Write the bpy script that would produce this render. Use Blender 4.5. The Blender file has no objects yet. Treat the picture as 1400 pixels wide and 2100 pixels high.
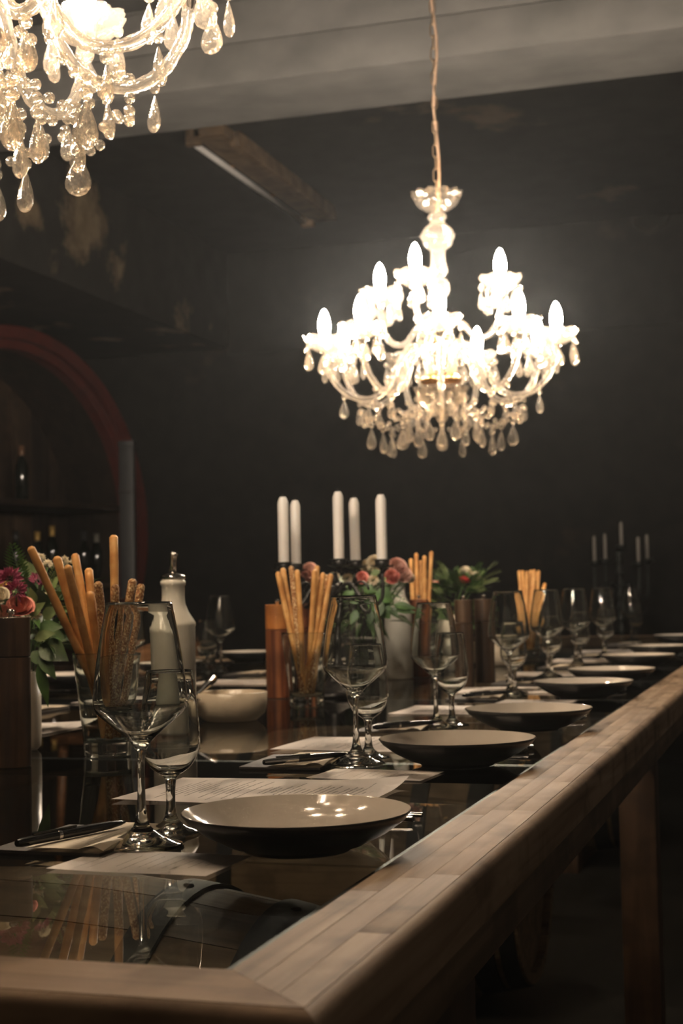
import bpy, bmesh, math, random
from mathutils import Vector, Matrix
random.seed(7)
C = bpy.context.scene
# ------------------------------------------------------------ camera, world, exposure
CAM = Vector((0.35095, -0.88618, 0.23366)); FPX = 3089.74
RV = Vector((0.95507, 0.29569, -0.02009)); UV = Vector((0.03462, -0.04399, 0.99843)); WV = Vector((-0.29434, 0.95427, 0.05225))
cd = bpy.data.cameras.new('camera'); cam = bpy.data.objects.new('camera', cd); C.collection.objects.link(cam)
cd.sensor_fit = 'VERTICAL'; cd.sensor_height = 36; cd.sensor_width = 24; cd.lens = FPX/2100*36
cam.matrix_world = Matrix(((RV.x, UV.x, -WV.x, CAM.x), (RV.y, UV.y, -WV.y, CAM.y), (RV.z, UV.z, -WV.z, CAM.z), (0, 0, 0, 1)))
cd.clip_start = .05; cd.clip_end = 60
cd.dof.use_dof = True; cd.dof.focus_distance = 1.62; cd.dof.aperture_fstop = 9.5; cd.dof.aperture_blades = 9
C.camera = cam
W = bpy.data.worlds.new('world'); C.world = W; W.use_nodes = True
W.node_tree.nodes['Background'].inputs[0].default_value = (1, .85, .7, 1)
W.node_tree.nodes['Background'].inputs[1].default_value = .006
C.view_settings.view_transform = 'Standard'; C.view_settings.look = 'None'
C.view_settings.exposure = 2.38; C.view_settings.gamma = 1; C.view_settings.use_curve_mapping = False
BULB = 165.0
cy = C.cycles
cy.max_bounces = 10; cy.transparent_max_bounces = 20; cy.transmission_bounces = 10; cy.glossy_bounces = 5; cy.diffuse_bounces = 3
cy.use_denoising = True; cy.denoiser = 'OPENIMAGEDENOISE'; cy.sample_clamp_indirect = 8; cy.use_light_tree = True
cy.use_adaptive_sampling = True; cy.adaptive_threshold = .045; cy.adaptive_min_samples = 16; cy.caustics_reflective = True; cy.caustics_refractive = True
cy.blur_glossy = .15

FLOOR = -0.78; CEIL = 2.38; YB = 7.95
PI = math.pi

def at(px, py, D):
    """world point seen at photograph pixel (px,py) at depth D"""
    return CAM + D*(WV + (px-700)/FPX*RV - (py-1050)/FPX*UV)
def onz(px, py, z=0.0):
    d = WV + (px-700)/FPX*RV - (py-1050)/FPX*UV
    return CAM + d*((z-CAM.z)/d.z)

# ------------------------------------------------------------ object helpers
def link(name, mesh, parent=None, loc=None, rot=None):
    o = bpy.data.objects.new(name, mesh); C.collection.objects.link(o)
    if parent: o.parent = parent
    if loc is not None: o.location = loc
    if rot is not None: o.rotation_euler = rot
    return o
def thing(name, label, cat, loc=(0, 0, 0), rz=0, group=None, mesh=None):
    o = bpy.data.objects.new(name, mesh); C.collection.objects.link(o); o.location = loc; o.rotation_euler = (0, 0, rz)
    o['label'] = label; o['category'] = cat
    if group: o['group'] = group
    return o
def struct(name, mesh, parent=None):
    o = link(name, mesh, parent)
    if parent is None: o['kind'] = 'structure'
    return o
def copy_tree(o, parent=None):
    c = o.copy(); C.collection.objects.link(c); c.parent = parent
    for ch in list(o.children): copy_tree(ch, c)
    return c
def to_mesh(bm, name, mat, smooth=True, angle=None):
    me = bpy.data.meshes.new(name)
    bmesh.ops.recalc_face_normals(bm, faces=bm.faces)
    bm.to_mesh(me); bm.free()
    for m in (mat if isinstance(mat, (list, tuple)) else [mat]): me.materials.append(m)
    if smooth:
        me.polygons.foreach_set('use_smooth', [True]*len(me.polygons))
        if angle: me.set_sharp_from_angle(angle=math.radians(angle))
    return me
def lathe(bm, prof, n=32, c=(0, 0, 0), mi=0, mod=None, close=False):
    rings = []
    for r, z in prof:
        if r < 1e-6: rings.append([bm.verts.new((c[0], c[1], c[2]+z))])
        else:
            ring = []
            for i in range(n):
                a = 2*PI*i/n; rr, zz = (r, z) if mod is None else mod(a, r, z)
                ring.append(bm.verts.new((c[0]+rr*math.cos(a), c[1]+rr*math.sin(a), c[2]+zz)))
            rings.append(ring)
    prs = list(zip(rings, rings[1:]))
    if close: prs.append((rings[-1], rings[0]))
    for A, B in prs:
        if len(A) == 1 and len(B) == 1: continue
        for i in range(n):
            j = (i+1) % n
            if len(A) == 1: f = bm.faces.new((A[0], B[i], B[j]))
            elif len(B) == 1: f = bm.faces.new((A[i], A[j], B[0]))
            else: f = bm.faces.new((A[i], A[j], B[j], B[i]))
            f.material_index = mi
    return rings
def lathe_mesh(name, prof, mat, n=32, mod=None, close=False, angle=None):
    bm = bmesh.new(); lathe(bm, prof, n, mod=mod, close=close); return to_mesh(bm, name, mat, True, angle)
def box(bm, x0, x1, y0, y1, z0, z1, mi=0, bev=0):
    r = bmesh.ops.create_cube(bm, size=1)
    vs = r['verts']
    for v in vs:
        v.co = Vector(((x0+x1)/2+v.co.x*(x1-x0), (y0+y1)/2+v.co.y*(y1-y0), (z0+z1)/2+v.co.z*(z1-z0)))
    if bev:
        es = set(e for v in vs for e in v.link_edges)
        r2 = bmesh.ops.bevel(bm, geom=list(es), offset=bev, segments=2, affect='EDGES', profile=.6)
        fs = r2['faces']
    for v in vs:
        if v.is_valid:
            for f in v.link_faces: f.material_index = mi
def box_mesh(name, dims, mat, bev=0, smooth=False):
    bm = bmesh.new(); box(bm, *dims, bev=bev); return to_mesh(bm, name, mat, bool(bev) or smooth, 35)
def tube(bm, pts, rad, n=10, cap=True, lobes=0, twist=0, amp=.15, mi=0):
    pts = [Vector(p) for p in pts]; rings = []
    t0 = (pts[1]-pts[0]).normalized(); nrm = t0.orthogonal().normalized()
    dist = 0
    for i, p in enumerate(pts):
        if i == 0: t = t0
        elif i == len(pts)-1: t = (pts[i]-pts[i-1]).normalized()
        else: t = ((pts[i+1]-pts[i]).normalized()+(pts[i]-pts[i-1]).normalized()).normalized()
        if i: dist += (pts[i]-pts[i-1]).length
        nrm = (nrm-t*nrm.dot(t)).normalized(); b = t.cross(nrm)
        r = rad[i] if isinstance(rad, (list, tuple)) else rad
        ring = []
        for k in range(n):
            a = 2*PI*k/n; rr = r*(1+amp*math.cos(lobes*(a)+twist*dist)) if lobes else r
            ring.append(bm.verts.new(p+nrm*math.cos(a)*rr+b*math.sin(a)*rr))
        rings.append(ring)
    for A, B in zip(rings, rings[1:]):
        for i in range(n):
            f = bm.faces.new((A[i], A[(i+1) % n], B[(i+1) % n], B[i])); f.material_index = mi
    if cap:
        for R_ in (rings[0], rings[-1]):
            f = bm.faces.new(R_); f.material_index = mi
def spline(pts, k=8):
    P = [Vector(p) for p in pts]; P = [2*P[0]-P[1]]+P+[2*P[-1]-P[-2]]; out = []
    for i in range(1, len(P)-2):
        for j in range(k):
            t = j/k; a, b, c, d = P[i-1:i+3]
            out.append(.5*((2*b)+(c-a)*t+(2*a-5*b+4*c-d)*t*t+(3*b-a-3*c+d)*t**3))
    out.append(P[-2]); return out

# ------------------------------------------------------------ materials
def mat(name):
    m = bpy.data.materials.new(name); m.use_nodes = True; nt = m.node_tree
    for n in list(nt.nodes): nt.nodes.remove(n)
    out = nt.nodes.new('ShaderNodeOutputMaterial'); return m, nt, out
def N(nt, t, **kw):
    n = nt.nodes.new(t)
    for k, v in kw.items():
        if k.startswith('i_'): n.inputs[k[2:].replace('_', ' ')].default_value = v
        else: setattr(n, k, v)
    return n
def L(nt, a, b): nt.links.new(a, b)
def coords(nt, scale=(1, 1, 1), kind='Object', rnd=True):
    tc = N(nt, 'ShaderNodeTexCoord'); mp = N(nt, 'ShaderNodeMapping'); mp.inputs['Scale'].default_value = scale
    L(nt, tc.outputs[kind], mp.inputs['Vector'])
    if rnd:
        oi = N(nt, 'ShaderNodeObjectInfo'); mu = N(nt, 'ShaderNodeVectorMath', operation='SCALE'); mu.inputs[0].default_value = (37, 53, 71)
        L(nt, oi.outputs['Random'], mu.inputs['Scale']); L(nt, mu.outputs[0], mp.inputs['Location'])
    return mp.outputs[0]
def ramp(nt, fac, stops):
    r = N(nt, 'ShaderNodeValToRGB')
    while len(r.color_ramp.elements) < len(stops): r.color_ramp.elements.new(.5)
    for e, (p, c) in zip(r.color_ramp.elements, stops):
        e.position = p; e.color = (*c, 1) if len(c) == 3 else c
    L(nt, fac, r.inputs[0]); return r.outputs[0]
def noisy(name, stops, scale=8, vscale=(1, 1, 1), rough=.6, bump=.1, metal=0, detail=6, rnd=True, rrange=None, spec=.5, coat=0, sub=0, dist=.01, tint=None):
    m, nt, out = mat(name); b = N(nt, 'ShaderNodeBsdfPrincipled')
    v = coords(nt, vscale, rnd=rnd); n = N(nt, 'ShaderNodeTexNoise'); n.inputs['Scale'].default_value = scale; n.inputs['Detail'].default_value = detail
    L(nt, v, n.inputs['Vector']); col = ramp(nt, n.outputs[0], stops)
    if tint:
        oi = N(nt, 'ShaderNodeObjectInfo'); mr = N(nt, 'ShaderNodeMapRange'); mr.inputs[3].default_value = tint[0]; mr.inputs[4].default_value = tint[1]
        L(nt, oi.outputs['Random'], mr.inputs[0]); hs = N(nt, 'ShaderNodeHueSaturation'); L(nt, mr.outputs[0], hs.inputs['Value']); L(nt, col, hs.inputs['Color']); col = hs.outputs[0]
    L(nt, col, b.inputs['Base Color'])
    b.inputs['Roughness'].default_value = rough; b.inputs['Metallic'].default_value = metal; b.inputs['Specular IOR Level'].default_value = spec
    b.inputs['Coat Weight'].default_value = coat
    if sub: b.inputs['Subsurface Weight'].default_value = sub; b.inputs['Subsurface Radius'].default_value = (.01, .006, .004)
    if rrange:
        n2 = N(nt, 'ShaderNodeTexNoise'); n2.inputs['Scale'].default_value = scale*1.7; L(nt, v, n2.inputs['Vector'])
        mr = N(nt, 'ShaderNodeMapRange'); mr.inputs[1].default_value = .3; mr.inputs[2].default_value = .7; mr.inputs[3].default_value = rrange[0]; mr.inputs[4].default_value = rrange[1]
        L(nt, n2.outputs[0], mr.inputs[0]); L(nt, mr.outputs[0], b.inputs['Roughness'])
    if bump:
        bp = N(nt, 'ShaderNodeBump'); bp.inputs['Strength'].default_value = bump; bp.inputs['Distance'].default_value = dist
        L(nt, n.outputs[0], bp.inputs['Height']); L(nt, bp.outputs[0], b.inputs['Normal'])
    L(nt, b.outputs[0], out.inputs[0]); return m
def glass(name, ior=1.5, col=(.97, .98, .97), rough=0):
    m, nt, out = mat(name); g = N(nt, 'ShaderNodeBsdfGlass'); g.inputs['IOR'].default_value = ior
    g.inputs['Color'].default_value = (*col, 1); g.inputs['Roughness'].default_value = rough
    L(nt, g.outputs[0], out.inputs[0]); return m
def wood_mat(name, cols, axis='Y', scale=1, rough=.5, tint=(.75, 1.2), bump=.15, grain=1.0, spec=.4):
    m, nt, out = mat(name); b = N(nt, 'ShaderNodeBsdfPrincipled')
    sc = {'X': (1.2, 22, 22), 'Y': (22, 1.2, 22), 'Z': (22, 22, 1.2)}[axis]
    v = coords(nt, tuple(s*scale for s in sc)); n = N(nt, 'ShaderNodeTexNoise'); n.inputs['Scale'].default_value = 2.2*grain; n.inputs['Detail'].default_value = 7; n.inputs['Distortion'].default_value = .6
    L(nt, v, n.inputs['Vector']); c = ramp(nt, n.outputs[0], [(.3, cols[0]), (.5, cols[1]), (.7, cols[2])])
    v2 = coords(nt, (1, 1, 1)); n2 = N(nt, 'ShaderNodeTexNoise'); n2.inputs['Scale'].default_value = 11; n2.inputs['Detail'].default_value = 5; L(nt, v2, n2.inputs['Vector'])
    w = ramp(nt, n2.outputs[0], [(.36, (.5, .47, .45)), (.52, (1, 1, 1))])
    mx = N(nt, 'ShaderNodeMix', data_type='RGBA', blend_type='MULTIPLY'); mx.inputs[0].default_value = .75; L(nt, c, mx.inputs[6]); L(nt, w, mx.inputs[7])
    oi = N(nt, 'ShaderNodeObjectInfo'); mr = N(nt, 'ShaderNodeMapRange'); mr.inputs[3].default_value = tint[0]; mr.inputs[4].default_value = tint[1]
    L(nt, oi.outputs['Random'], mr.inputs[0]); hs = N(nt, 'ShaderNodeHueSaturation'); L(nt, mr.outputs[0], hs.inputs['Value']); L(nt, mx.outputs[2], hs.inputs['Color'])
    L(nt, hs.outputs[0], b.inputs['Base Color']); b.inputs['Roughness'].default_value = rough; b.inputs['Specular IOR Level'].default_value = spec
    bp = N(nt, 'ShaderNodeBump'); bp.inputs['Strength'].default_value = bump; bp.inputs['Distance'].default_value = .004
    L(nt, n.outputs[0], bp.inputs['Height']); L(nt, bp.outputs[0], b.inputs['Normal'])
    L(nt, b.outputs[0], out.inputs[0]); return m
def peeling(name, base, patch, thr=.62, scale=2.2, rough=.85):
    m, nt, out = mat(name); b = N(nt, 'ShaderNodeBsdfPrincipled'); v = coords(nt, rnd=False)
    n = N(nt, 'ShaderNodeTexNoise'); n.inputs['Scale'].default_value = scale; n.inputs['Detail'].default_value = 9; n.inputs['Roughness'].default_value = .62; L(nt, v, n.inputs['Vector'])
    f = ramp(nt, n.outputs[0], [(thr-.01, (0, 0, 0)), (thr+.05, (1, 1, 1))])
    n2 = N(nt, 'ShaderNodeTexNoise'); n2.inputs['Scale'].default_value = scale*6; n2.inputs['Detail'].default_value = 6; L(nt, v, n2.inputs['Vector'])
    c1 = ramp(nt, n2.outputs[0], [(.3, tuple(x*.75 for x in base)), (.7, tuple(x*1.3 for x in base))])
    c2 = ramp(nt, n2.outputs[0], [(.3, tuple(x*.5 for x in patch)), (.65, patch)])
    mx = N(nt, 'ShaderNodeMix', data_type='RGBA'); L(nt, f, mx.inputs[0]); L(nt, c1, mx.inputs[6]); L(nt, c2, mx.inputs[7]); L(nt, mx.outputs[2], b.inputs['Base Color'])
    b.inputs['Roughness'].default_value = rough; b.inputs['Specular IOR Level'].default_value = .25
    bp = N(nt, 'ShaderNodeBump'); bp.inputs['Strength'].default_value = .5; bp.inputs['Distance'].default_value = .006; L(nt, n.outputs[0], bp.inputs['Height']); L(nt, bp.outputs[0], b.inputs['Normal'])
    L(nt, b.outputs[0], out.inputs[0]); return m

M = {}
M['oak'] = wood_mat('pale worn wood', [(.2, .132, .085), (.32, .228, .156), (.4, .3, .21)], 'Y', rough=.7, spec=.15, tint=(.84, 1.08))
M['oakx'] = wood_mat('pale worn wood across', [(.2, .128, .08), (.265, .175, .112), (.33, .225, .145)], 'X', rough=.75, tint=(.9, 1.0), grain=.7, spec=.12)
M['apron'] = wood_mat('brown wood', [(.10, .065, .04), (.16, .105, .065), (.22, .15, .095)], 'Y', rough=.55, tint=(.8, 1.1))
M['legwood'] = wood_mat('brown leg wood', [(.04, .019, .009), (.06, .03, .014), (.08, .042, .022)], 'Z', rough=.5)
M['mill'] = wood_mat('dark walnut', [(.032, .017, .009), (.06, .033, .018), (.105, .06, .032)], 'Z', scale=1.5, rough=.35, tint=(.8, 1.15), spec=.5)
M['millred'] = wood_mat('reddish brown wood', [(.05, .014, .006), (.11, .032, .012), (.24, .085, .028)], 'Z', scale=1.3, rough=.38, tint=(.95, 1.05))
M['millhead'] = wood_mat('orange brown wood', [(.28, .09, .02), (.42, .15, .035), (.5, .2, .05)], 'Z', scale=1.0, rough=.4, tint=(.95, 1.05))
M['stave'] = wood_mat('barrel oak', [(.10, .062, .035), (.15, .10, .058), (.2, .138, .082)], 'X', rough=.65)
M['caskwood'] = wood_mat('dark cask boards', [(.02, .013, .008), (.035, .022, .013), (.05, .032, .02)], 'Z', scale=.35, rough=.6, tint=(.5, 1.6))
M['chair'] = wood_mat('chair wood', [(.12, .05, .02), (.18, .08, .035), (.24, .11, .05)], 'X', rough=.45)
M['hoop'] = noisy('black iron hoop', [(.3, (.012, .011, .011)), (.7, (.026, .024, .022))], 30, rough=.6, metal=.3, bump=.1)
M['wall'] = peeling('black painted wall', (.011, .0102, .009), (.035, .026, .02), .63, 1.6)
M['ceil'] = peeling('black painted ceiling', (.017, .016, .014), (.10, .075, .05), .645, 1.3)
M['soffit'] = peeling('black peeling plaster', (.018, .017, .015), (.19, .14, .085), .57, 1.15)
M['concrete'] = noisy('grey painted concrete', [(.3, (.085, .082, .078)), (.6, (.115, .11, .104)), (.75, (.13, .125, .118))], 5, (1, 1.5, 1.5), rough=.8, bump=.12, rnd=False, spec=.2)
M['grey_wall'] = noisy('dark grey cellar wall', [(.3, (.12, .11, .1)), (.7, (.17, .155, .14))], 4, rough=.9, bump=.2, rnd=False)
M['plaster'] = noisy('pale cellar plaster', [(.3, (.48, .45, .41)), (.7, (.58, .55, .5))], 4, rough=.9, bump=.2, rnd=False)
M['floor'] = noisy('dark cement floor', [(.3, (.010, .009, .007)), (.7, (.022, .02, .017))], 3, rough=.6, bump=.1, rnd=False)
M['red'] = noisy('oxide red paint', [(.3, (.05, .008, .006)), (.7, (.085, .014, .01))], 12, rough=.55, bump=.15)
M['steel'] = noisy('dark painted steel', [(.3, (.013, .013, .014)), (.7, (.02, .02, .021))], 20, rough=.5, bump=.05)
M['rust'] = noisy('brown stained timber', [(.3, (.05, .028, .014)), (.7, (.16, .10, .05))], 14, rough=.8, bump=.4)
M['tube'] = noisy('frosted lamp tube', [(.3, (.5, .48, .47)), (.7, (.58, .56, .55))], 5, rough=.3, bump=0)
M['chrome'] = noisy('polished steel', [(.3, (.55, .53, .5)), (.7, (.62, .6, .57))], 40, rough=.12, metal=1, bump=0)
M['brass'] = noisy('brass', [(.3, (.55, .27, .08)), (.7, (.65, .34, .11))], 40, rough=.25, metal=1, bump=0)
M['socket'] = noisy('white lamp socket', [(.3, (.35, .33, .3)), (.7, (.45, .42, .38))], 20, rough=.5, bump=0)
M['chain'] = noisy('aged brass chain', [(.3, (.16, .11, .065)), (.7, (.24, .17, .11))], 60, rough=.4, metal=.7, bump=.1)
M['cord'] = noisy('beige lamp cord', [(.3, (.32, .2, .13)), (.7, (.4, .27, .18))], 90, rough=.6, bump=.2)
M['pewter'] = noisy('dark pewter', [(.3, (.02, .019, .018)), (.7, (.07, .066, .062))], 45, rough=.42, metal=.8, bump=.25)
M['iron'] = noisy('black iron', [(.3, (.012, .014, .013)), (.7, (.03, .035, .032))], 45, rough=.5, metal=.5, bump=.2)
M['wax'] = noisy('white wax', [(.3, (.56, .52, .475)), (.7, (.62, .58, .53))], 14, rough=.45, bump=.05, sub=.2)
M['wax_dim'] = noisy('dimmed far wax', [(.3, (.2, .18, .16)), (.7, (.26, .235, .21))], 14, rough=.6, bump=.05)  # far candles: weaker light away from the lamps put into the wax colour
M['wick'] = noisy('burnt wick', [(.3, (.02, .02, .02)), (.7, (.05, .045, .04))], 40, rough=.9)
M['plate_in'] = noisy('beige glaze', [(.3, (.52, .465, .40)), (.7, (.55, .495, .43))], 14, rough=.07, bump=.02, spec=.5, dist=.002)
M['plate_out'] = noisy('dark grey glaze', [(.3, (.02, .02, .019)), (.7, (.032, .031, .03))], 14, rough=.3, bump=.03, spec=.5, dist=.002)
M['bowl'] = noisy('cream glaze', [(.3, (.52, .43, .32)), (.7, (.58, .49, .37))], 14, rough=.25, bump=.02)
M['ceramic'] = noisy('off white ceramic', [(.3, (.5, .48, .42)), (.7, (.57, .55, .48))], 8, rough=.15, bump=.01)
M['vasewhite'] = noisy('matt white ceramic', [(.3, (.45, .4, .33)), (.7, (.55, .5, .42))], 8, rough=.3, bump=.02)
M['book'] = noisy('charcoal card', [(.3, (.055, .05, .047)), (.7, (.08, .073, .068))], 60, rough=.7, bump=.1)
M['pen'] = noisy('black lacquer', [(.3, (.012, .012, .013)), (.7, (.018, .018, .02))], 60, rough=.2, bump=0, spec=.6)
M['stick'] = noisy('baked dough', [(.25, (.34, .14, .035)), (.5, (.52, .255, .075)), (.72, (.68, .40, .15))], 34, rough=.6, bump=.3, tint=(.85, 1.1), dist=.003)
M['seed'] = noisy('sesame crust', [(.38, (.26, .10, .03)), (.52, (.45, .22, .07)), (.62, (.85, .64, .36))], 330, rough=.6, bump=1, tint=(.85, 1.05), dist=.004)
M['leaf'] = noisy('dark green leaf', [(.3, (.022, .06, .014)), (.7, (.06, .13, .025))], 40, rough=.5, bump=.1, tint=(.6, 1.4))
M['leaf2'] = noisy('pale green leaf', [(.3, (.12, .19, .06)), (.7, (.24, .3, .12))], 40, rough=.6, bump=.1, tint=(.6, 1.3))
M['pink'] = noisy('pink petals', [(.3, (.72, .34, .28)), (.7, (.88, .58, .46))], 30, rough=.6, bump=.05, tint=(.8, 1.1))
M['salmon'] = noisy('red pink petals', [(.3, (.55, .14, .12)), (.7, (.75, .33, .26))], 30, rough=.6, bump=.05)
M['cream'] = noisy('cream petals', [(.3, (.62, .52, .36)), (.7, (.78, .7, .54))], 30, rough=.6, bump=.05)
M['red_f'] = noisy('red petals', [(.3, (.3, .01, .012)), (.7, (.45, .03, .03))], 30, rough=.6, bump=.05)
M['burgundy'] = noisy('burgundy florets', [(.3, (.2, .02, .06)), (.7, (.45, .1, .2))], 50, rough=.7, bump=.05)
M['yellow'] = noisy('yellow petals', [(.3, (.6, .4, .08)), (.7, (.75, .55, .2))], 30, rough=.6, bump=.05)
M['bottle'] = noisy('black green bottle glass', [(.3, (.004, .006, .004)), (.7, (.008, .01, .007))], 5, rough=.08, bump=0, spec=.6)
M['foil_gold'] = noisy('gold foil', [(.3, (.4, .25, .07)), (.7, (.5, .33, .1))], 30, rough=.45, metal=.4, bump=0)
M['foil_grey'] = noisy('grey foil', [(.3, (.15, .14, .12)), (.7, (.2, .19, .16))], 30, rough=.45, metal=.3, bump=0)
M['foil_dark'] = noisy('dark foil', [(.3, (.02, .02, .02)), (.7, (.03, .03, .03))], 30, rough=.4, metal=.3, bump=0)
M['foil_brown'] = noisy('brown foil', [(.3, (.12, .06, .03)), (.7, (.17, .09, .05))], 30, rough=.5, bump=0)
M['glass'] = glass('clear drinking glass', 1.45)
M['tumbler'] = glass('clear tumbler glass', 1.48, (.95, .97, .95))

# crystal: cut glass that lets part of the light straight through, with a milky share
def crystal(name, col, milk=.32, clear=.33, rough=.06):
    m, nt, out = mat(name); g = N(nt, 'ShaderNodeBsdfGlass'); g.inputs['IOR'].default_value = 1.52; g.inputs['Roughness'].default_value = rough; g.inputs['Color'].default_value = (*col, 1)
    v = coords(nt, (1, 1, 1)); n = N(nt, 'ShaderNodeTexNoise'); n.inputs['Scale'].default_value = 70; n.inputs['Detail'].default_value = 2; L(nt, v, n.inputs['Vector'])
    bp = N(nt, 'ShaderNodeBump'); bp.inputs['Strength'].default_value = .35; bp.inputs['Distance'].default_value = .004; L(nt, n.outputs[0], bp.inputs['Height']); L(nt, bp.outputs[0], g.inputs['Normal'])
    t = N(nt, 'ShaderNodeBsdfTransparent'); t.inputs[0].default_value = (*col, 1)
    d = N(nt, 'ShaderNodeBsdfTranslucent'); d.inputs[0].default_value = (*col, 1); L(nt, bp.outputs[0], d.inputs['Normal'])
    df = N(nt, 'ShaderNodeBsdfDiffuse'); df.inputs[0].default_value = (*col, 1); L(nt, bp.outputs[0], df.inputs['Normal'])
    a0 = N(nt, 'ShaderNodeMixShader'); a0.inputs[0].default_value = .5; L(nt, d.outputs[0], a0.inputs[1]); L(nt, df.outputs[0], a0.inputs[2])
    a = N(nt, 'ShaderNodeMixShader'); a.inputs[0].default_value = milk; L(nt, g.outputs[0], a.inputs[1]); L(nt, a0.outputs[0], a.inputs[2])
    c = N(nt, 'ShaderNodeMixShader'); c.inputs[0].default_value = clear; L(nt, a.outputs[0], c.inputs[1]); L(nt, t.outputs[0], c.inputs[2])
    L(nt, c.outputs[0], out.inputs[0]); return m
M['crystal'] = crystal('cut crystal', (1, .955, .89), .085, .52, .04)
M['crystal_pan'] = crystal('pressed crystal', (1, .95, .88), .04, .62, .08)
def bulb_mat():
    m, nt, out = mat('glowing bulb'); e = N(nt, 'ShaderNodeEmission'); e.inputs[0].default_value = (1, .85, .68, 1); e.inputs[1].default_value = BULB
    L(nt, e.outputs[0], out.inputs[0]); return m
M['bulb'] = bulb_mat()
def pane_mat():
    # sheet glass: front faces reflect by Fresnel and let the rest through; back faces let all through
    m, nt, out = mat('table sheet glass'); fr = N(nt, 'ShaderNodeFresnel'); fr.inputs['IOR'].default_value = 1.52
    g = N(nt, 'ShaderNodeNewGeometry'); inv = N(nt, 'ShaderNodeMath', operation='SUBTRACT'); inv.inputs[0].default_value = 1; L(nt, g.outputs['Backfacing'], inv.inputs[1])
    mu = N(nt, 'ShaderNodeMath', operation='MULTIPLY'); L(nt, fr.outputs[0], mu.inputs[0]); L(nt, inv.outputs[0], mu.inputs[1])
    t = N(nt, 'ShaderNodeBsdfTransparent'); t.inputs[0].default_value = (.93, .945, .93, 1); gl = N(nt, 'ShaderNodeBsdfGlossy'); gl.inputs['Roughness'].default_value = .012
    mx = N(nt, 'ShaderNodeMixShader'); L(nt, mu.outputs[0], mx.inputs[0]); L(nt, t.outputs[0], mx.inputs[1]); L(nt, gl.outputs[0], mx.inputs[2]); L(nt, mx.outputs[0], out.inputs[0]); return m
M['pane'] = pane_mat()
def paper_mat(name, base, lines=0, ink=(.12, .10, .09), span=.4, dens=.30, header=False):
    m, nt, out = mat(name); b = N(nt, 'ShaderNodeBsdfPrincipled'); b.inputs['Roughness'].default_value = .75; b.inputs['Specular IOR Level'].default_value = .25
    b.inputs['Base Color'].default_value = (*base, 1)
    if lines:
        tc = N(nt, 'ShaderNodeTexCoord'); s = N(nt, 'ShaderNodeSeparateXYZ'); L(nt, tc.outputs['Generated'], s.inputs[0])
        def mth(op, a, bb=None, c=None):
            n = N(nt, 'ShaderNodeMath', operation=op)
            for i, q in enumerate((a, bb, c)):
                if q is None: continue
                if isinstance(q, (int, float)): n.inputs[i].default_value = q
                else: L(nt, q, n.inputs[i])
            return n.outputs[0]
        xl = mth('MULTIPLY', s.outputs[0], lines); fl = mth('FLOOR', xl); fr = mth('FRACT', xl)
        online = mth('LESS_THAN', fr, dens)
        wn = N(nt, 'ShaderNodeTexWhiteNoise', noise_dimensions='1D'); L(nt, fl, wn.inputs['W'])
        half = mth('MULTIPLY', wn.outputs['Value'], span); yy = mth('ABSOLUTE', mth('SUBTRACT', s.outputs[1], .5)); short = mth('LESS_THAN', yy, half)
        cb = N(nt, 'ShaderNodeCombineXYZ'); L(nt, mth('MULTIPLY', s.outputs[1], 90), cb.inputs[0]); L(nt, mth('MULTIPLY', xl, 7), cb.inputs[1])
        nz = N(nt, 'ShaderNodeTexNoise'); nz.inputs['Scale'].default_value = 1; L(nt, cb.outputs[0], nz.inputs['Vector']); gap = mth('GREATER_THAN', nz.outputs[0], .47)
        inx = mth('MULTIPLY', mth('GREATER_THAN', s.outputs[0], .12), mth('LESS_THAN', s.outputs[0], .93))
        f = mth('MULTIPLY', mth('MULTIPLY', mth('MULTIPLY', online, short), gap), inx)
        mx = N(nt, 'ShaderNodeMix', data_type='RGBA'); mx.inputs[6].default_value = (*base, 1); mx.inputs[7].default_value = (*ink, 1); L(nt, f, mx.inputs[0]); L(nt, mx.outputs[2], b.inputs['Base Color'])
    L(nt, b.outputs[0], out.inputs[0]); return m
M['menu'] = paper_mat('printed menu paper', (.80, .75, .71), 42, span=.42, dens=.28)
M['card'] = paper_mat('printed card', (.80, .75, .71), 14, span=.45, dens=.12, ink=(.38, .34, .31))
M['page'] = paper_mat('cream page', (.78, .70, .58), 14, span=.36, dens=.14, ink=(.3, .25, .2))

# ------------------------------------------------------------ room shell
def quad_box(name, x0, x1, y0, y1, z0, z1, m, parent=None):
    return struct(name, box_mesh(name, (x0, x1, y0, y1, z0, z1), m), parent)
XL, XR, YF = -5.6, 3.2, -4.2
quad_box('floor', XL-.1, XR+.1, YF-.1, YB+.1, FLOOR-.1, FLOOR, M['floor'])
quad_box('ceiling', XL-.1, XR+.1, YF-.1, YB+.1, CEIL, CEIL+.1, M['ceil'])
quad_box('wall_back', XL-.1, XR+.1, YB, YB+.1, FLOOR, CEIL, M['wall'])
quad_box('wall_left', XL-.1, XL, YF-.1, YB, FLOOR, CEIL, M['wall'])
quad_box('wall_right', XR, XR+.1, YF-.1, YB, FLOOR, CEIL, M['grey_wall'])
quad_box('wall_front', XL, XR, YF-.1, YF, FLOOR, CEIL, M['plaster'])
# dropped soffit running along the left of the room, with peeling plaster on its side
quad_box('trim_1', XL, -3.10, YF, YB, 1.775, CEIL, M['soffit'])
quad_box('trim_2', -3.10, XR, YB-.035, YB, 1.735, 1.775, M['wall'])
# grey board-formed beam across the room
bm = bmesh.new(); box(bm, -3.1, XR, 4.11, 4.53, 2.06, CEIL)
o = struct('trim_3', to_mesh(bm, 'beam', M['concrete'], False))
for i, (z0, z1, dy) in enumerate([(2.0605, 2.205, .0), (2.209, 2.36, .004)]):
    link('board', box_mesh('beam_board', (-3.09, XR-.01, 4.094+dy, 4.111, z0, z1), M['concrete'], .0015), o)
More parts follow.
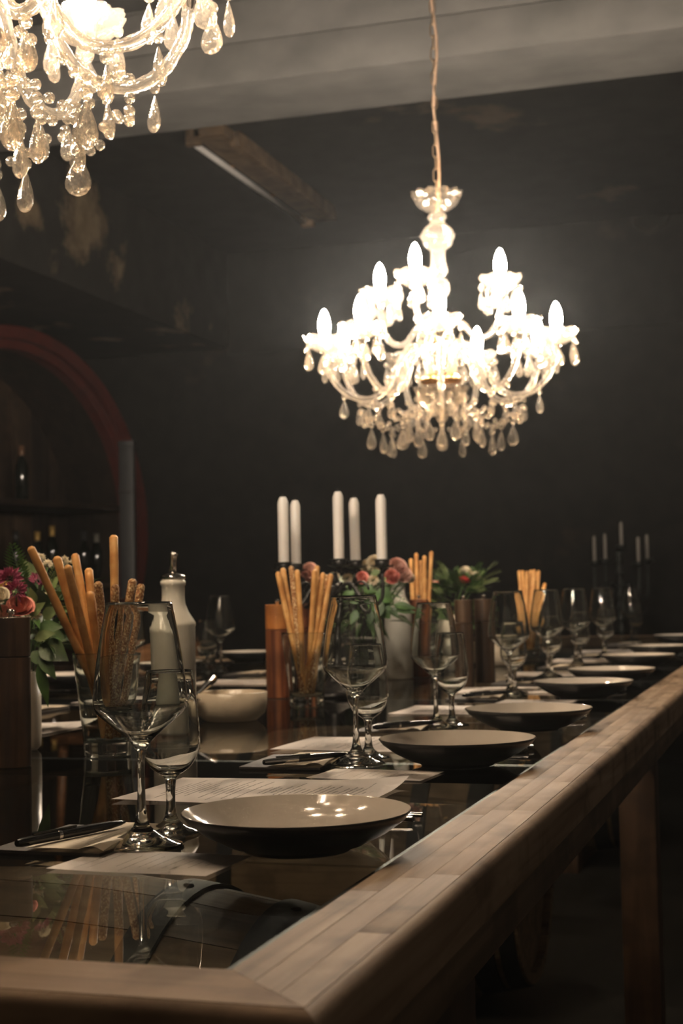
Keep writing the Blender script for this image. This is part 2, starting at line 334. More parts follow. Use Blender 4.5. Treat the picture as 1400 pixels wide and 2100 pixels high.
# round hole at the top of the back wall, its dark depth painted near-black
pH = at(1345, 467, 9.15); pH.y = YB
bm = bmesh.new()
def holemod(a, r, z): return (r*(1+.06*math.sin(3*a+1)+.04*math.sin(7*a)), z)
lathe(bm, [(.0, -.012), (.085, -.012), (.09, .004), (.115, .010), (.122, .0)], 28, mod=holemod)
me = to_mesh(bm, 'patch', [noisy('dark hole plaster', [(.4, (.006, .005, .004)), (.7, (.02, .014, .01))], 18, rough=.9)], True, 40)
o = thing('wall_vent', 'round dark vent opening high on the black back wall at right', 'vent', pH, 0, mesh=me); o.rotation_euler = (PI/2, 0, 0)

# old batten lamp on the ceiling
lx = -2.30
t = thing('fluorescent_lamp', 'switched-off tube lamp on a rusty brown batten on the dark ceiling', 'lamp', (lx, 5.45, CEIL))
link('batten', box_mesh('batten', (.02, .17, 0, 1.72, -.05, 0), M['rust'], .004), t)
link('side_rail', box_mesh('side_rail', (.15, .20, .12, 1.6, -.075, -.002), M['rust'], .004), t)
bm = bmesh.new(); tube(bm, [(0, .03, -.062), (0, 1.66, -.062)], .014, 12); link('lamp_tube', to_mesh(bm, 'lamp_tube', M['tube']), t)
for yy in (.0, 1.66): link('tube_holder', box_mesh('tube_holder', (-.02, .05, yy, yy+.035, -.085, 0), M['rust'], .003), t)
for yy in (.5, 1.1): link('clip', box_mesh('clip', (-.01, .03, yy, yy+.02, -.05, 0), M['brass'], .002), t)

# big cask turned into a bottle niche
ca = math.radians(13); cu = Vector((math.sin(ca), math.cos(ca), 0)); cn = Vector((cu.y, -cu.x, 0))  # along the face, out of the face
cc = at(30, 1080, 8.1); cc.z = .615
cask = thing('wine_cask', 'huge round cask with dark red rim made into a bottle niche', 'cask', (cc.x, cc.y, FLOOR)); 
cm = Matrix((( cu.x, cn.x, 0, 0), (cu.y, cn.y, 0, 0), (0, 0, 1, 0), (0, 0, 0, 1)))
cask.rotation_euler = (0, 0, math.atan2(cu.y, cu.x))   # local x along face, local -y out of face
CZ = cc.z-FLOOR; CR = 1.075
def ring_mesh(name, r0, r1, y0, y1, m, n=72):
    bm = bmesh.new(); prof = [(r0, y0), (r1, y0), (r1, y1), (r0, y1)]
    lathe(bm, prof, n, close=True); me = to_mesh(bm, name, m, True, 40); me.transform(Matrix.Rotation(PI/2, 4, 'X')); return me
link('rim', ring_mesh('cask_rim', CR-.07, CR, -.0, .07, M['red']), cask, (0, 0, CZ))
link('inner_lip', ring_mesh('cask_lip', CR-.12, CR-.072, -.05, .03, M['red']), cask, (0, 0, CZ))
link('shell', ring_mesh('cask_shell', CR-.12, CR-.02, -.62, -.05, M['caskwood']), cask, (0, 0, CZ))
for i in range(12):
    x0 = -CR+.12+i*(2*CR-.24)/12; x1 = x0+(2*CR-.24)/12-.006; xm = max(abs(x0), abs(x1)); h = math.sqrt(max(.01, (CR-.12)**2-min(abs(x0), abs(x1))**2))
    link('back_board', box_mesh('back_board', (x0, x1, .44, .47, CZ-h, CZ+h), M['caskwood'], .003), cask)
SH = [(.775-FLOOR-.19), (.3-FLOOR-.13)]
shelfz = [.765, .305, -.15]
for z in shelfz:
    zz = z-cc.z; h = math.sqrt((CR-.12)**2-zz*zz)-.005
    link('shelf', box_mesh('cask_shelf', (-h, h, .02, .44, z-FLOOR-.03, z-FLOOR), M['caskwood'], .004), cask)
link('cradle', box_mesh('cradle', (-.8, .8, .02, .5, 0, .16), M['caskwood'], .01), cask)
link('temperature_dial', lathe_mesh('dial', [(0, .012), (.028, .012), (.032, .006), (.03, 0), (0, 0)], M['socket'], 24), cask, (-.03, .40, at(24, 797, 8.3).z-FLOOR), (PI/2, 0, 0))

def wine_bottle(label, loc, foil, h=.30, r=.0375):
    t = thing('wine_bottle', label, 'bottle', loc, group='wine bottles in the big cask')
    s = h/.30
    prof = [(0, .002), (r*.9, 0), (r, .006), (r, .17*s), (r*.93, .195*s), (r*.6, .222*s), (.0155, .243*s), (.0145, .283*s), (.0155, .285*s), (.0155, .297*s), (0, .298*s)]
    link('glass_body', lathe_mesh('bottle_body', prof, M['bottle'], 24), t)
    link('foil_cap', lathe_mesh('foil_cap', [(.0152, .246*s), (.0158, .247*s), (.0165, .299*s), (0, .3*s)], M[foil], 16), t)
    return t
def caskpt(px, D, z): 
    p = at(px, 1100, D); return (p.x, p.y, z)
zshelf = {'top': .765, 'mid': .305}
def on_cask(px, z, back=.2):   # point on shelf seen at px
    best = None
    for k in range(400):
        s = -1.0+k*.005; P = cc+cu*s-cn*back; d = P-CAM; x = 700+FPX*d.dot(RV)/d.dot(WV)
        if best is None or abs(x-px) < best[0]: best = (abs(x-px), P)
    return (best[1].x, best[1].y, z)
wine_bottle('lone dark wine bottle with brown neck foil on the upper cask shelf', on_cask(45, 0, .2)[:2]+(.765,), 'foil_brown', .32)
for px, f, h, lb in [(33, 'foil_dark', .30, 'dark-necked wine bottle left of the two gold-necked bottles on the lower cask shelf'),
                     (77, 'foil_gold', .30, 'wine bottle with gold neck foil, the shorter left one of the two'),
                     (107, 'foil_gold', .335, 'wine bottle with gold neck foil, the taller right one of the two'),
                     (172, 'foil_dark', .315, 'dark-necked wine bottle just left of the grey-necked bottle on the cask shelf'),
                     (197, 'foil_grey', .30, 'wine bottle with pale grey neck foil at the right end of the cask shelf')]:
    wine_bottle(lb, on_cask(px, 0, .2)[:2]+(.305,), f, h)
P = at(260, 905, 7.7)
t = thing('steel_post', 'dark grey steel post standing in front of the red cask rim', 'post', (P.x, P.y, FLOOR), .2)
zt = P.z-FLOOR
link('shaft', box_mesh('post_shaft', (-.038, .038, -.03, .03, .01, zt-.03), M['steel'], .006), t)
link('cap', box_mesh('post_cap', (-.042, .042, -.034, .034, zt-.03, zt), M['steel'], .006), t)
link('clamp', box_mesh('post_clamp', (-.043, .03, -.036, .034, zt-.27, zt-.25), M['hoop'], .003), t)
link('base_plate', box_mesh('post_base', (-.08, .08, -.07, .07, 0, .01), M['steel'], .002), t)

# ------------------------------------------------------------ the table
WT = .072; XW = -1.57; YE = 6.12; TH = .045
table = thing('dining_table', 'long dining table with worn pale wooden frame around a sheet-glass top', 'table', (0, 0, FLOOR))
def tl(name, mesh, **kw):
    o = link(name, mesh, table, (0, 0, -FLOOR)); return o
def block(x0, x1, y0, y1, z0, z1, m, name='wood_block', bev=.0002):
    me = box_mesh('block', (x0-(x0+x1)/2, x1-(x0+x1)/2, y0-(y0+y1)/2, y1-(y0+y1)/2, z0-(z0+z1)/2, z1-(z0+z1)/2), m, bev)
    return link(name, me, table, ((x0+x1)/2, (y0+y1)/2, (z0+z1)/2-FLOOR))
def prism_block(poly, z0, z1, m, name='wood_block', bev=.0002):
    cx = sum(p[0] for p in poly)/len(poly); cyy = sum(p[1] for p in poly)/len(poly); bm = bmesh.new()
    vs = [bm.verts.new((x-cx, y-cyy, z0)) for x, y in poly]; f = bm.faces.new(vs)
    r = bmesh.ops.extrude_face_region(bm, geom=[f]); bmesh.ops.translate(bm, verts=[v for v in r['geom'] if isinstance(v, bmesh.types.BMVert)], vec=(0, 0, z1-z0))
    bmesh.ops.bevel(bm, geom=list(bm.edges), offset=bev, segments=2, affect='EDGES')
    return link(name, to_mesh(bm, 'block', m, True, 35), table, (cx, cyy, -FLOOR))
rnd = random.Random(11)
# right rail: three strips of finger-jointed blocks
for s in range(3):
    x0 = s*WT/3; x1 = (s+1)*WT/3; y = -x1
    first = True
    while y < YE+WT:
        ln = rnd.uniform(.16, .42); y2 = min(y+ln, YE+WT)
        dz = rnd.uniform(-.00004, .00004)
        if first:
            prism_block([(x0+.0001, -x0), (x1-.0001, -x1), (x1-.0001, y2-.0001), (x0+.0001, y2-.0001)], -TH, dz, M['oak']); first = False
        else: block(x0+.0001, x1-.0001, y+.0001, y2-.0001, -TH, dz, M['oak'])
        y = y2
    y = -x1
# soft outer edge strip (worn rounding)
bm = bmesh.new(); prof = []
for k in range(7):
    a = PI/2*k/6; prof.append((WT+.012*math.sin(a)*1.0-.0005, -.013+.013*math.cos(a)-.0004))
prof += [(WT+.0115, -TH), (WT-.0005, -TH)]
def strip(bm, prof, p0, p1, along='Y'):
    a = [bm.verts.new((x, p0(x), z) if along == 'Y' else (p0(x), -x, z)) for x, z in prof]; b = [bm.verts.new((x, p1(x), z) if along == 'Y' else (p1(x), -x, z)) for x, z in prof]
    for i in range(len(prof)-1): bm.faces.new((a[i], a[i+1], b[i+1], b[i]))
    bm.faces.new(a); bm.faces.new(b[::-1])
strip(bm, prof, lambda x: -x, lambda x: YE+x)
tl('edge_strip', to_mesh(bm, 'edge_strip', M['oak'], True, 50))
# front rail: a long board with mitred end
bm = bmesh.new(); strip(bm, prof, lambda x: XW-x, lambda x: x, 'X'); tl('edge_strip', to_mesh(bm, 'edge_strip_front', M['oakx'], True, 50))
prism_block([(0, 0), (WT, -WT), (-.8, -WT), (-.8, 0)], -TH, 0, M['oakx'], 'rail_board')
prism_block([(-.802, 0), (-.802, -WT), (XW-WT, -WT), (XW, 0)], -TH, 0, M['oakx'], 'rail_board')
prism_block([(0, YE), (WT, YE+WT), (XW-WT, YE+WT), (XW, YE)], -TH, 0, M['oakx'], 'rail_board')
yy = -.0
edges = [0, 1.5, 3.1, 4.6, YE]
for a, b in zip(edges, edges[1:]):
    a2 = -WT if a == 0 else a+.002; prism_block([(XW-WT, a2 if a else -WT), (XW, a if a else 0), (XW, b-.002), (XW-WT, b-.002 if b < YE else YE+WT)], -TH, 0, M['oak'], 'rail_board')
# glass panes with fine joints
pe = [0.001, 1.172, 2.36, 3.52, 4.70, YE-.001]
for a, b in zip(pe, pe[1:]):
    link('glass_pane', box_mesh('glass_pane', (XW+.002, -.002, a+.0012, b-.0012, -.008, 0), M['pane']), table, (0, 0, -FLOOR-.0005))
link('pane_ledge', box_mesh('ledge', (-.018, 0, 0, YE, -.02, -.0095), M['steel']), table, (0, 0, -FLOOR))
link('pane_ledge', box_mesh('ledge2', (XW, XW+.018, 0, YE, -.02, -.0095), M['steel']), table, (0, 0, -FLOOR))
for a in pe[1:-1]: link('crossbar', box_mesh('crossbar', (XW, 0, a-.012, a+.012, -.035, -.010), M['steel'], .002), table, (0, 0, -FLOOR))
# aprons
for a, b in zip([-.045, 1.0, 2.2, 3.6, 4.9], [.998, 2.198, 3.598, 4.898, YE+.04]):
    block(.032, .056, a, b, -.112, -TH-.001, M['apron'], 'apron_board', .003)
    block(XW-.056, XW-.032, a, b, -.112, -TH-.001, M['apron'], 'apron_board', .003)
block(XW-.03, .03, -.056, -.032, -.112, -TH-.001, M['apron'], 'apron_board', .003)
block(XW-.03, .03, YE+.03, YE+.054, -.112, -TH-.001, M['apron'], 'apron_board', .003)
# legs
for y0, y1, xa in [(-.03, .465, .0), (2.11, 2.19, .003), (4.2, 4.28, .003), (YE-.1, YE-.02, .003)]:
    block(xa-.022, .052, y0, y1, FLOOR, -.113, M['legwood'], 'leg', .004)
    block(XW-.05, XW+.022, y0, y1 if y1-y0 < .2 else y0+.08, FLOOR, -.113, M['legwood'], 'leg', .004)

# barrels lying under the glass
def barrel(label, X0, Yc, ztop, Lb=.90, R=.33):
    Rh = R*.83; zc = ztop-R; t = thing('wine_barrel', label, 'barrel', (X0-Lb/2, Yc, zc-R), group='barrels under the glass')
    ns = 24
    def rad(u): return R-(R-Rh)*(2*u/Lb)**2
    bm = bmesh.new(); K = 8; da = 2*PI/ns*.49
    rows = []
    for k in range(K+1):
        u = -Lb/2+Lb*k/K; r = rad(u)
        rows.append([bm.verts.new((u, r*math.sin(s*da), r*math.cos(s*da))) for s in (-1, 0, 1)]+[bm.verts.new((u, (r-.024)*math.sin(s*da), (r-.024)*math.cos(s*da))) for s in (1, -1)])
    for A, B in zip(rows, rows[1:]):
        for i in range(5): bm.faces.new((A[i], A[(i+1) % 5], B[(i+1) % 5], B[i]))
    bm.faces.new(rows[0]); bm.faces.new(rows[-1][::-1])
    me = to_mesh(bm, 'stave', M['stave'], True, 30)
    for i in range(ns): link('stave', me, t, (0, 0, R), (2*PI*i/ns, 0, 0))
    def hoop(u0, w):
        bm = bmesh.new(); lathe(bm, [(rad(u0)+.001, u0), (rad(u0)+.005, u0+.001), (rad(u0+w)+.005, u0+w-.001), (rad(u0+w)+.001, u0+w)], 64)
        me = to_mesh(bm, 'hoop', M['hoop'], True, 40); me.transform(Matrix.Rotation(PI/2, 4, 'Y')); return me
    for u0, w in [(-Lb/2+.005, .04), (-Lb/2+.06, .052), (-Lb/2+.2, .04), (Lb/2-.24, .04), (Lb/2-.112, .055), (Lb/2-.045, .038)]:
        h = link('hoop', hoop(u0, w), t, (0, 0, R))
        link('rivet', lathe_mesh('rivet', [(.007, 0), (.006, .003), (0, .004)], M['hoop'], 10), h, (u0+w/2, 0, rad(u0+w/2)+.004))
    hd = lathe_mesh('head', [(0, -.01), (Rh-.02, -.01), (Rh-.02, .01), (0, .01)], M['stave'], 32, angle=40); hd.transform(Matrix.Rotation(PI/2, 4, 'Y'))
    for u in (-Lb/2+.03, Lb/2-.03): link('head', hd, t, (u, 0, R))
    cr = box_mesh('cradle', (-.04, .04, -.26, .26, FLOOR-(zc-R), .06), M['legwood'], .004)
    for u in (-.25, .25): link('cradle', cr, t, (u, 0, 0))
    return t
barrel('oak wine barrel with iron hoops lying under the near glass pane', -.15, .80, -.105)
barrel('oak wine barrel lying under the middle of the glass top', -.30, 2.75, -.105)
barrel('oak wine barrel lying under the far end of the glass top', -.30, 4.75, -.105)

# ------------------------------------------------------------ tableware prototypes
GP = [(0, .0035), (.010, .0045), (.018, .0035), (.0375, .0), (.0380, .0012), (.0365, .0030), (.026, .0072), (.015, .0125), (.0082, .0185), (.0052, .028), (.0038, .045), (.0034, .065), (.0037, .080), (.0048, .088), (.0075, .0935), (.0142, .101), (.0290, .1135), (.0395, .1225), (.0430, .128), (.0440, .1345), (.0437, .142), (.0423, .155), (.0398, .174), (.0358, .199), (.0312, .2240), (.0308, .2250), (.0302, .2248),
      (.0352, .199), (.0393, .174), (.0418, .155), (.0432, .142), (.0435, .1345), (.0425, .1285), (.0389, .1234), (.0283, .1147), (.0137, .1035), (.006, .0998), (0, .0988)]
SP = [(0, .003), (.010, .004), (.0285, .0), (.029, .0012), (.027, .0025), (.016, .006), (.008, .012), (.0052, .020), (.0045, .033), (.005, .046), (.0062, .053), (.0100, .0565), (.0180, .062), (.0250, .071), (.0288, .082), (.0297, .092), (.0288, .108), (.0262, .132), (.0230, .1562), (.0226, .157), (.0221, .1564),
      (.0257, .132), (.0283, .108), (.0292, .092), (.0283, .082), (.0244, .0722), (.0172, .0636), (.008, .0592), (0, .0585)]
def refine(prof, k=3):
    P = [Vector((a, b, 0)) for a, b in prof]; out = spline(P, k); return [(max(0, v.x) if i not in (0, len(out)-1) else 0, v.y) for i, v in enumerate(out)]
me_tall = lathe_mesh('wine_glass', refine(GP, 2), M['glass'], 64); me_small = lathe_mesh('tasting_glass', refine(SP, 2), M['glass'], 56)
def wine_glass(label, x, y, s=1, g='large wine glasses'):
    o = thing('wine_glass', label, 'glass', (x, y, .0006), random.random()*6, g, me_tall); o.scale = (s, s, s); return o
def small_glass(label, x, y, s=1, g='small tasting glasses'):
    o = thing('tasting_glass', label, 'glass', (x, y, .0006), random.random()*6, g, me_small); o.scale = (s, s, s); return o
# plate: beige inside, dark outside
PR = .1045; PH = .036
pin = [(0, .0065), (.045, .0070), (.062, .0105), (.082, .020), (.098, .0305), (PR-.002, PH-.0008), (PR-.0008, PH)]
pout = [(PR-.0008, PH), (PR, PH-.001), (.0985, .0275), (.083, .0165), (.062, .006), (.050, .0025), (.048, 0), (.044, .0), (.043, .002), (0, .0025)]
me_pi = lathe_mesh('plate_glaze', pin, M['plate_in'], 80); me_po = lathe_mesh('plate_shell', pout, M['plate_out'], 80)
def plate(label, x, y, g='shallow plates'):
    o = thing('plate', label, 'plate', (x, y, .0004), random.random()*6, g); link('shell', me_po, o); link('inner_glaze', me_pi, o); return o
def sheet_mesh(name, sx, sy, m, curl=0.0, nx=16, ny=10, wav=.0012, seed=0):
    bm = bmesh.new(); vs = []
    r = random.Random(seed); ph = r.random()*6
    for i in range(nx+1):
        row = []
        for j in range(ny+1):
            u = i/nx; v = j/ny; z = .0005+wav*(1+math.sin(u*7+ph)*math.sin(v*4+ph))*.5
            if curl: z += curl*max(0, (u+v-1.55))**2*6
            row.append(bm.verts.new((u*sx, v*sy, z)))
        vs.append(row)
    top = []
    for i in range(nx):
        for j in range(ny): top.append(bm.faces.new((vs[i][j], vs[i+1][j], vs[i+1][j+1], vs[i][j+1])))
    r = bmesh.ops.solidify(bm, geom=top, thickness=.0003)
    return to_mesh(bm, name, m, True, 50)
me_menu = [sheet_mesh('menu', .297, .205, M['menu'], .006, wav=.0018, seed=s) for s in range(3)]
me_card = sheet_mesh('card', .150, .100, M['card'], 0, wav=.0008)
def notebook_meshes():
    cov = box_mesh('cover', (0, .112, 0, .150, 0, .0032), M['book'], .0006)
    bm = bmesh.new(); nx, ny = 14, 10; vs = []
    for i in range(nx+1):
        row = []
        for j in range(ny+1):
            u = i/nx; v = j/ny; x = .038+u*.076; y = -.002+v*.152
            z = .0062+.0008*math.sin(u*PI)
            c = max(0, u-.72)/.28*max(0, 1-v*1.6); z += .0035*math.sin(min(1, c)*PI); x += .003*c
            row.append(bm.verts.new((x, y, z)))
        vs.append(row)
    fs = [bm.faces.new((vs[i][j], vs[i+1][j], vs[i+1][j+1], vs[i][j+1])) for i in range(nx) for j in range(ny)]
    bmesh.ops.solidify(bm, geom=fs, thickness=.0022)
    return cov, to_mesh(bm, 'page', M['page'], True, 40)
me_cov, me_page = notebook_meshes()
def notebook(label, x, y, rz=0, g='notebooks at the places'):
    o = thing('notebook', label, 'notebook', (x, y, .0006), rz, g); link('cover', me_cov, o); link('page', me_page, o); return o
def pen_mesh(m2):
    bm = bmesh.new(); lathe(bm, [(0, 0), (.0032, .0005), (.0036, .003), (.0042, .006), (.0046, .05)], 16, mi=1); lathe(bm, [(.0046, .05), (.0049, .051), (.0049, .053), (.0046, .054)], 16, mi=2)
    lathe(bm, [(.0046, .054), (.0047, .09), (.0040, .118), (.0026, .134), (.001, .141), (0, .142)], 16, mi=0)
    me = to_mesh(bm, 'pen', [M['pen'], m2, M['chrome']], True, 40); me.transform(Matrix.Rotation(PI/2, 4, 'Y')); return me
me_penb = pen_mesh(M['pen']); me_pens = pen_mesh(M['chrome'])
bm = bmesh.new(); box(bm, .02, .075, -.0012, .0012, .0046, .0062, bev=.0004); me_clip = to_mesh(bm, 'clip', M['pen'], True, 40)
def pen(label, x, y, a, silver=False):
    o = thing('pen', label, 'pen', (x, y, .0128), a, 'pens on the notebooks'); link('barrel', me_pens if silver else me_penb, o); link('clip', me_clip, o, (0, 0, 0), (0, 0, 0)); return o
def fork_mesh():
    bm = bmesh.new(); tube(bm, [(0, 0, .004), (.02, 0, .005), (.06, 0, .0045), (.11, 0, .004), (.13, 0, .005)], [.0052, .005, .0036, .0026, .003], 10)
    for v in bm.verts: v.co.z = .004+(v.co.z-.004)*.5
    bm2 = bmesh.new()
    box(bm, .128, .15, -.011, .011, .003, .006, bev=.001)
    for k in range(4): box(bm, .148, .195, -.011+k*.0064, -.0082+k*.0064, .004, .006, bev=.0006)
    bm2.free(); return to_mesh(bm, 'fork', M['chrome'], True, 50)
def knife_mesh():
    bm = bmesh.new(); tube(bm, [(0, 0, .004), (.02, 0, .005), (.06, 0, .0045), (.095, 0, .004)], [.006, .0055, .0045, .004], 10)
    for v in bm.verts: v.co.z = .004+(v.co.z-.004)*.6
    pts = [(.093, -.004), (.12, -.009), (.17, -.010), (.2, -.005), (.208, .003), (.17, .005), (.093, .004)]
    a = [bm.verts.new((x, y, .0035)) for x, y in pts]; b = [bm.verts.new((x, y, .0048)) for x, y in pts]
    bm.faces.new(a); bm.faces.new(b[::-1])
    for i in range(len(pts)): bm.faces.new((a[i], a[(i+1) % 7], b[(i+1) % 7], b[i]))
    return to_mesh(bm, 'knife', M['chrome'], True, 50)
me_fork = fork_mesh(); me_knife = knife_mesh()

# ------------------------------------------------------------ place settings on the right side
SET = [(-.0996, .4177, (-.248, .407), tuple(onz(351, 1708)[:2])), (-.1023, 1.0836, (-.239, 1.073), tuple(onz(756, 1555)[:2])), (-.0956, 1.5794, (-.251, 1.579), tuple(onz(927, 1489)[:2])),
       (-.1074, 2.2904, (-.264, 2.300), tuple(onz(1055, 1423)[:2])), (-.1065, 2.7573, (-.292, 2.962), (-.298, 3.045)), (-.1203, 3.4812, (-.299, 3.491), (-.296, 3.56)),
       (-.1232, 4.1270, (-.286, 4.011), (-.290, 4.09)), (-.1347, 5.1548, (-.340, 5.30), (-.330, 5.37))]
ordn = ['nearest', 'second', 'third', 'fourth', 'fifth', 'sixth', 'seventh', 'farthest']
GS = [1, 1, .93, 1, 1, 1.0, 1, 1]
for i, (x, y, g1, g2) in enumerate(SET):
    k = ordn[i]; side = 'in the right-hand row'
    plate(['large-looking nearest beige plate with lamp reflections in its glaze', 'second beige plate from the camera in the right-hand row', 'third beige plate from the camera in the right-hand row'][i] if i < 3 else f'{k} beige plate of the row along the right table edge', x, y)
    wine_glass(f'{k} large wine glass in the right-hand row, behind the menu card' if i else 'nearest large empty wine glass, standing on the corner of a printed card', *g1, GS[i])
    small_glass(f'{k} small tasting glass in the right-hand row, close to its large wine glass', *g2, 1 if i else 1.0)
    if i == 0: notebook('charcoal notebook with cream page under the black pen, nearest the camera', -.374, .349, -.02)
    else: notebook(f'charcoal notebook with cream page at the {k} place of the right side', x-.276, y-.09, rnd.uniform(-.06, .04))
    dx = x+.0996; dy = y-.4177
    if i == 0:
        pen('black pen with a thin silver ring on the nearest notebook', -.337, .333, math.atan2(.114, .037))
        o = thing('place_card', 'printed place card under the nearest wine glass foot, closest to the camera', 'card', (-.281, .283, .0003), -.04, 'printed cards', me_card)
        o = thing('menu', 'large printed menu sheet behind the nearest beige plate', 'menu', (-.415, .686, .0004), -.0, 'printed menus', me_menu[0])
    else:
        if i < 5: pen(['', 'pen with silver rear half lying on the second notebook', 'thin dark pen across the third notebook', 'dark pen on the fourth notebook', 'dark pen on the fifth notebook'][i], x-.232, y-.115, math.atan2(.1, .063)+rnd.uniform(-.1, .1), i in (1,))
        thing('place_card', f'printed card lying beside the foot of the {k} wine glass on the right', 'card', (x-.155, y-.172, .0003), -.04+rnd.uniform(-.03, .03), 'printed cards', me_card)
        if i < 7: thing('menu', f'printed menu sheet between the {k} and the next plate of the right row', 'menu', (x-.315, min(y+.27, SET[i+1][1]-.36 if i+1 < 8 else 9), .0004), rnd.uniform(-.03, .03), 'printed menus', me_menu[i % 3])
pC = onz(868, 1670, .004)
for i, (x, y, _, _) in enumerate(SET[:4]):
    ox = x+.0996; oy = y-.4177
    k = ordn[i]
    f_ = thing('fork', f'steel fork lying just behind the {k} plate of the right row', 'fork', (pC.x+ox, pC.y+oy-.004, .0), PI+.03, 'forks', me_fork)
    n_ = thing('knife', f'steel knife lying next to the fork behind the {k} plate of the right row', 'knife', (pC.x+ox-.004, pC.y+oy-.026, .0), PI, 'knives', me_knife)
    if oy+pC.y > 3: pass

# ------------------------------------------------------------ left side of the table
LS = [1.93, 2.60, 3.22, 3.90, 4.55, 5.3]
for i, y in enumerate(LS):
    k = ['nearest', 'second', 'third', 'fourth', 'fifth', 'farthest'][i]
    plate(f'{k} beige plate of the row along the far left table edge', -1.46, y)
    wine_glass(f'{k} large wine glass of the far left row', -1.30, y+.02)
    small_glass(f'{k} small tasting glass of the far left row', -1.315, y-.05)
    notebook(f'{k} notebook lying open on the far left side', -1.24, y-.12, .0)
    thing('menu', f'{k} printed menu sheet on the far left side of the table', 'menu', (-1.19, y-.52, .0004), .02, 'printed menus', me_menu[i % 3])
    f_ = thing('fork', f'steel fork beside the {k} plate of the far left row', 'fork', (-1.53, y-.14, 0), 0, 'forks', me_fork)
tumb = [(0, .0), (.030, 0), (.0322, .002), (.0325, .012), (.034, .045), (.0359, .083), (.0360, .085), (.0356, .0855), (.0351, .085), (.0349, .083), (.0331, .045), (.0315, .014), (.0305, .0115), (.028, .0105), (.0, .010)]
me_water = lathe_mesh('water_tumbler', tumb, M['glass'], 40)
pt = onz(421, 1372)
thing('tumbler', 'short water tumbler in front of the wine glass behind the oil bottle', 'glass', (pt.x, pt.y, .0006), 0, mesh=me_water)

# chair on the left side, its curved brown back showing over the table edge
ch = thing('wooden_chair', 'brown wooden chair with curved back behind the far left plates', 'chair', (-2.10, 4.32, FLOOR), PI/2-.1)
def chair_back():
    bm = bmesh.new(); n = 16; rows = []
    for i in range(n+1):
        a = -.75+1.5*i/n; x = .27*math.sin(a)/.68; yb = -.20*math.cos(a)+.05; zt = .86-.10*(abs(2*i/n-1)**2.2)
        rows.append([bm.verts.new(q) for q in ((x, yb, .70), (x, yb-.02, .70), (x*1.02, yb-.025, zt), (x*1.02, yb-.003, zt))])
    for A, B in zip(rows, rows[1:]):
        for j in range(4): bm.faces.new((A[j], A[(j+1) % 4], B[(j+1) % 4], B[j]))
    bm.faces.new(rows[0]); bm.faces.new(rows[-1][::-1]); return to_mesh(bm, 'backrest', M['chair'], True, 40)
link('backrest', chair_back(), ch)
link('seat', box_mesh('seat', (-.21, .21, -.20, .22, .47, .50), M['chair'], .008), ch)
for x in (-.18, .18):
    for y in (-.16, .18):
        bm = bmesh.new(); tube(bm, [(x*1.1, y*1.1, 0), (x, y, .47)], [.013, .019], 10); link('leg', to_mesh(bm, 'chair_leg', M['chair']), ch)
    bm = bmesh.new(); tube(bm, [(x, -.17, .49), (x*1.05, -.16, .74)], .014, 10); link('back_post', to_mesh(bm, 'post', M['chair']), ch)

# ------------------------------------------------------------ centre line: mills, bottles, bowls
def mill(label, x, y, body='mill', head='mill', r=.0268, h=.206, split=.055, rz=0):
    t = thing('pepper_mill', label, 'mill', (x, y, .0004), rz, 'wooden mills')
    def facet(a, r_, z): return (r_, z)
    link('body', lathe_mesh('mill_body', [(0, 0), (r-.001, 0), (r, .001), (r, h-split-.0012), (r-.001, h-split-.0004), (0, h-split-.0004)], M[body], 40, angle=40), t)
    link('head', lathe_mesh('mill_head', [(0, h-split+.0004), (r-.001, h-split+.0004), (r, h-split+.0012), (r, h-.001), (r-.001, h), (0, h)], M[head], 40, angle=40), t)
    link('knob', lathe_mesh('mill_knob', [(0, h), (.0035, h), (.0028, h+.003), (.0052, h+.0055), (.0056, h+.008), (.0045, h+.0108), (0, h+.0118)], M['chrome'], 20), t)
    return t
mill('dark walnut mill with steel knob at the left edge, nearest the camera', -.711, .985)
mill('reddish brown mill with orange head, left neighbour of the second breadstick glass', -.778, 2.275, 'millred', 'millhead')
mill('reddish brown mill standing behind the second breadstick glass', onz(624, 1424).x, onz(624, 1424).y, 'millred', 'millred')
p = onz(862, 1388); mill('red brown mill between the far oil bottle and the third breadstick glass', p.x, p.y, 'millred', 'millred')
p = onz(971, 1408); mill('dark walnut mill right of the small white flower pot, the left one of the pair', p.x-.02, p.y, 'mill', 'mill', .022)
p = onz(987, 1402); mill('dark walnut mill right of the small white flower pot, the right one of the pair', p.x+.004, p.y+.03, 'mill', 'mill', .024)

def oil_bottle(label, x, y, s=1):
    t = thing('oil_bottle', label, 'bottle', (x, y, .0004), 0, 'white oil bottles')
    prof = [(0, 0), (.033, 0), (.0362, .004), (.0362, .178), (.0372, .180), (.0372, .185), (.035, .189), (.026, .203), (.0205, .216), (.0192, .228), (.0192, .247), (.0212, .249), (.0212, .255), (.019, .257), (0, .257)]
    link('body', lathe_mesh('oil_body', prof, M['ceramic'], 48, angle=60), t)
    link('collar', lathe_mesh('collar', [(0, .257), (.0185, .257), (.0205, .2600), (.0195, .2645), (.013, .267), (.008, .269), (0, .269)], M['chrome'], 24, mod=lambda a, r, z: (r*(1+.06*math.sin(8*a)), z)), t)
    bm = bmesh.new(); tube(bm, [(0, 0, .265), (0, 0, .285), (.001, 0, .298), (.004, 0, .303)], [.0062, .0058, .0064, .0068], 14); link('spout', to_mesh(bm, 'spout', M['chrome']), t)
    return t
p = onz(359, 1505); oil_bottle('white ceramic oil bottle with steel pourer behind the nearest wine glass', p.x, p.y, 1)
p = onz(819, 1392); oil_bottle('white ceramic oil bottle half hidden by flowers behind the second wine glass', p.x, p.y, 1)
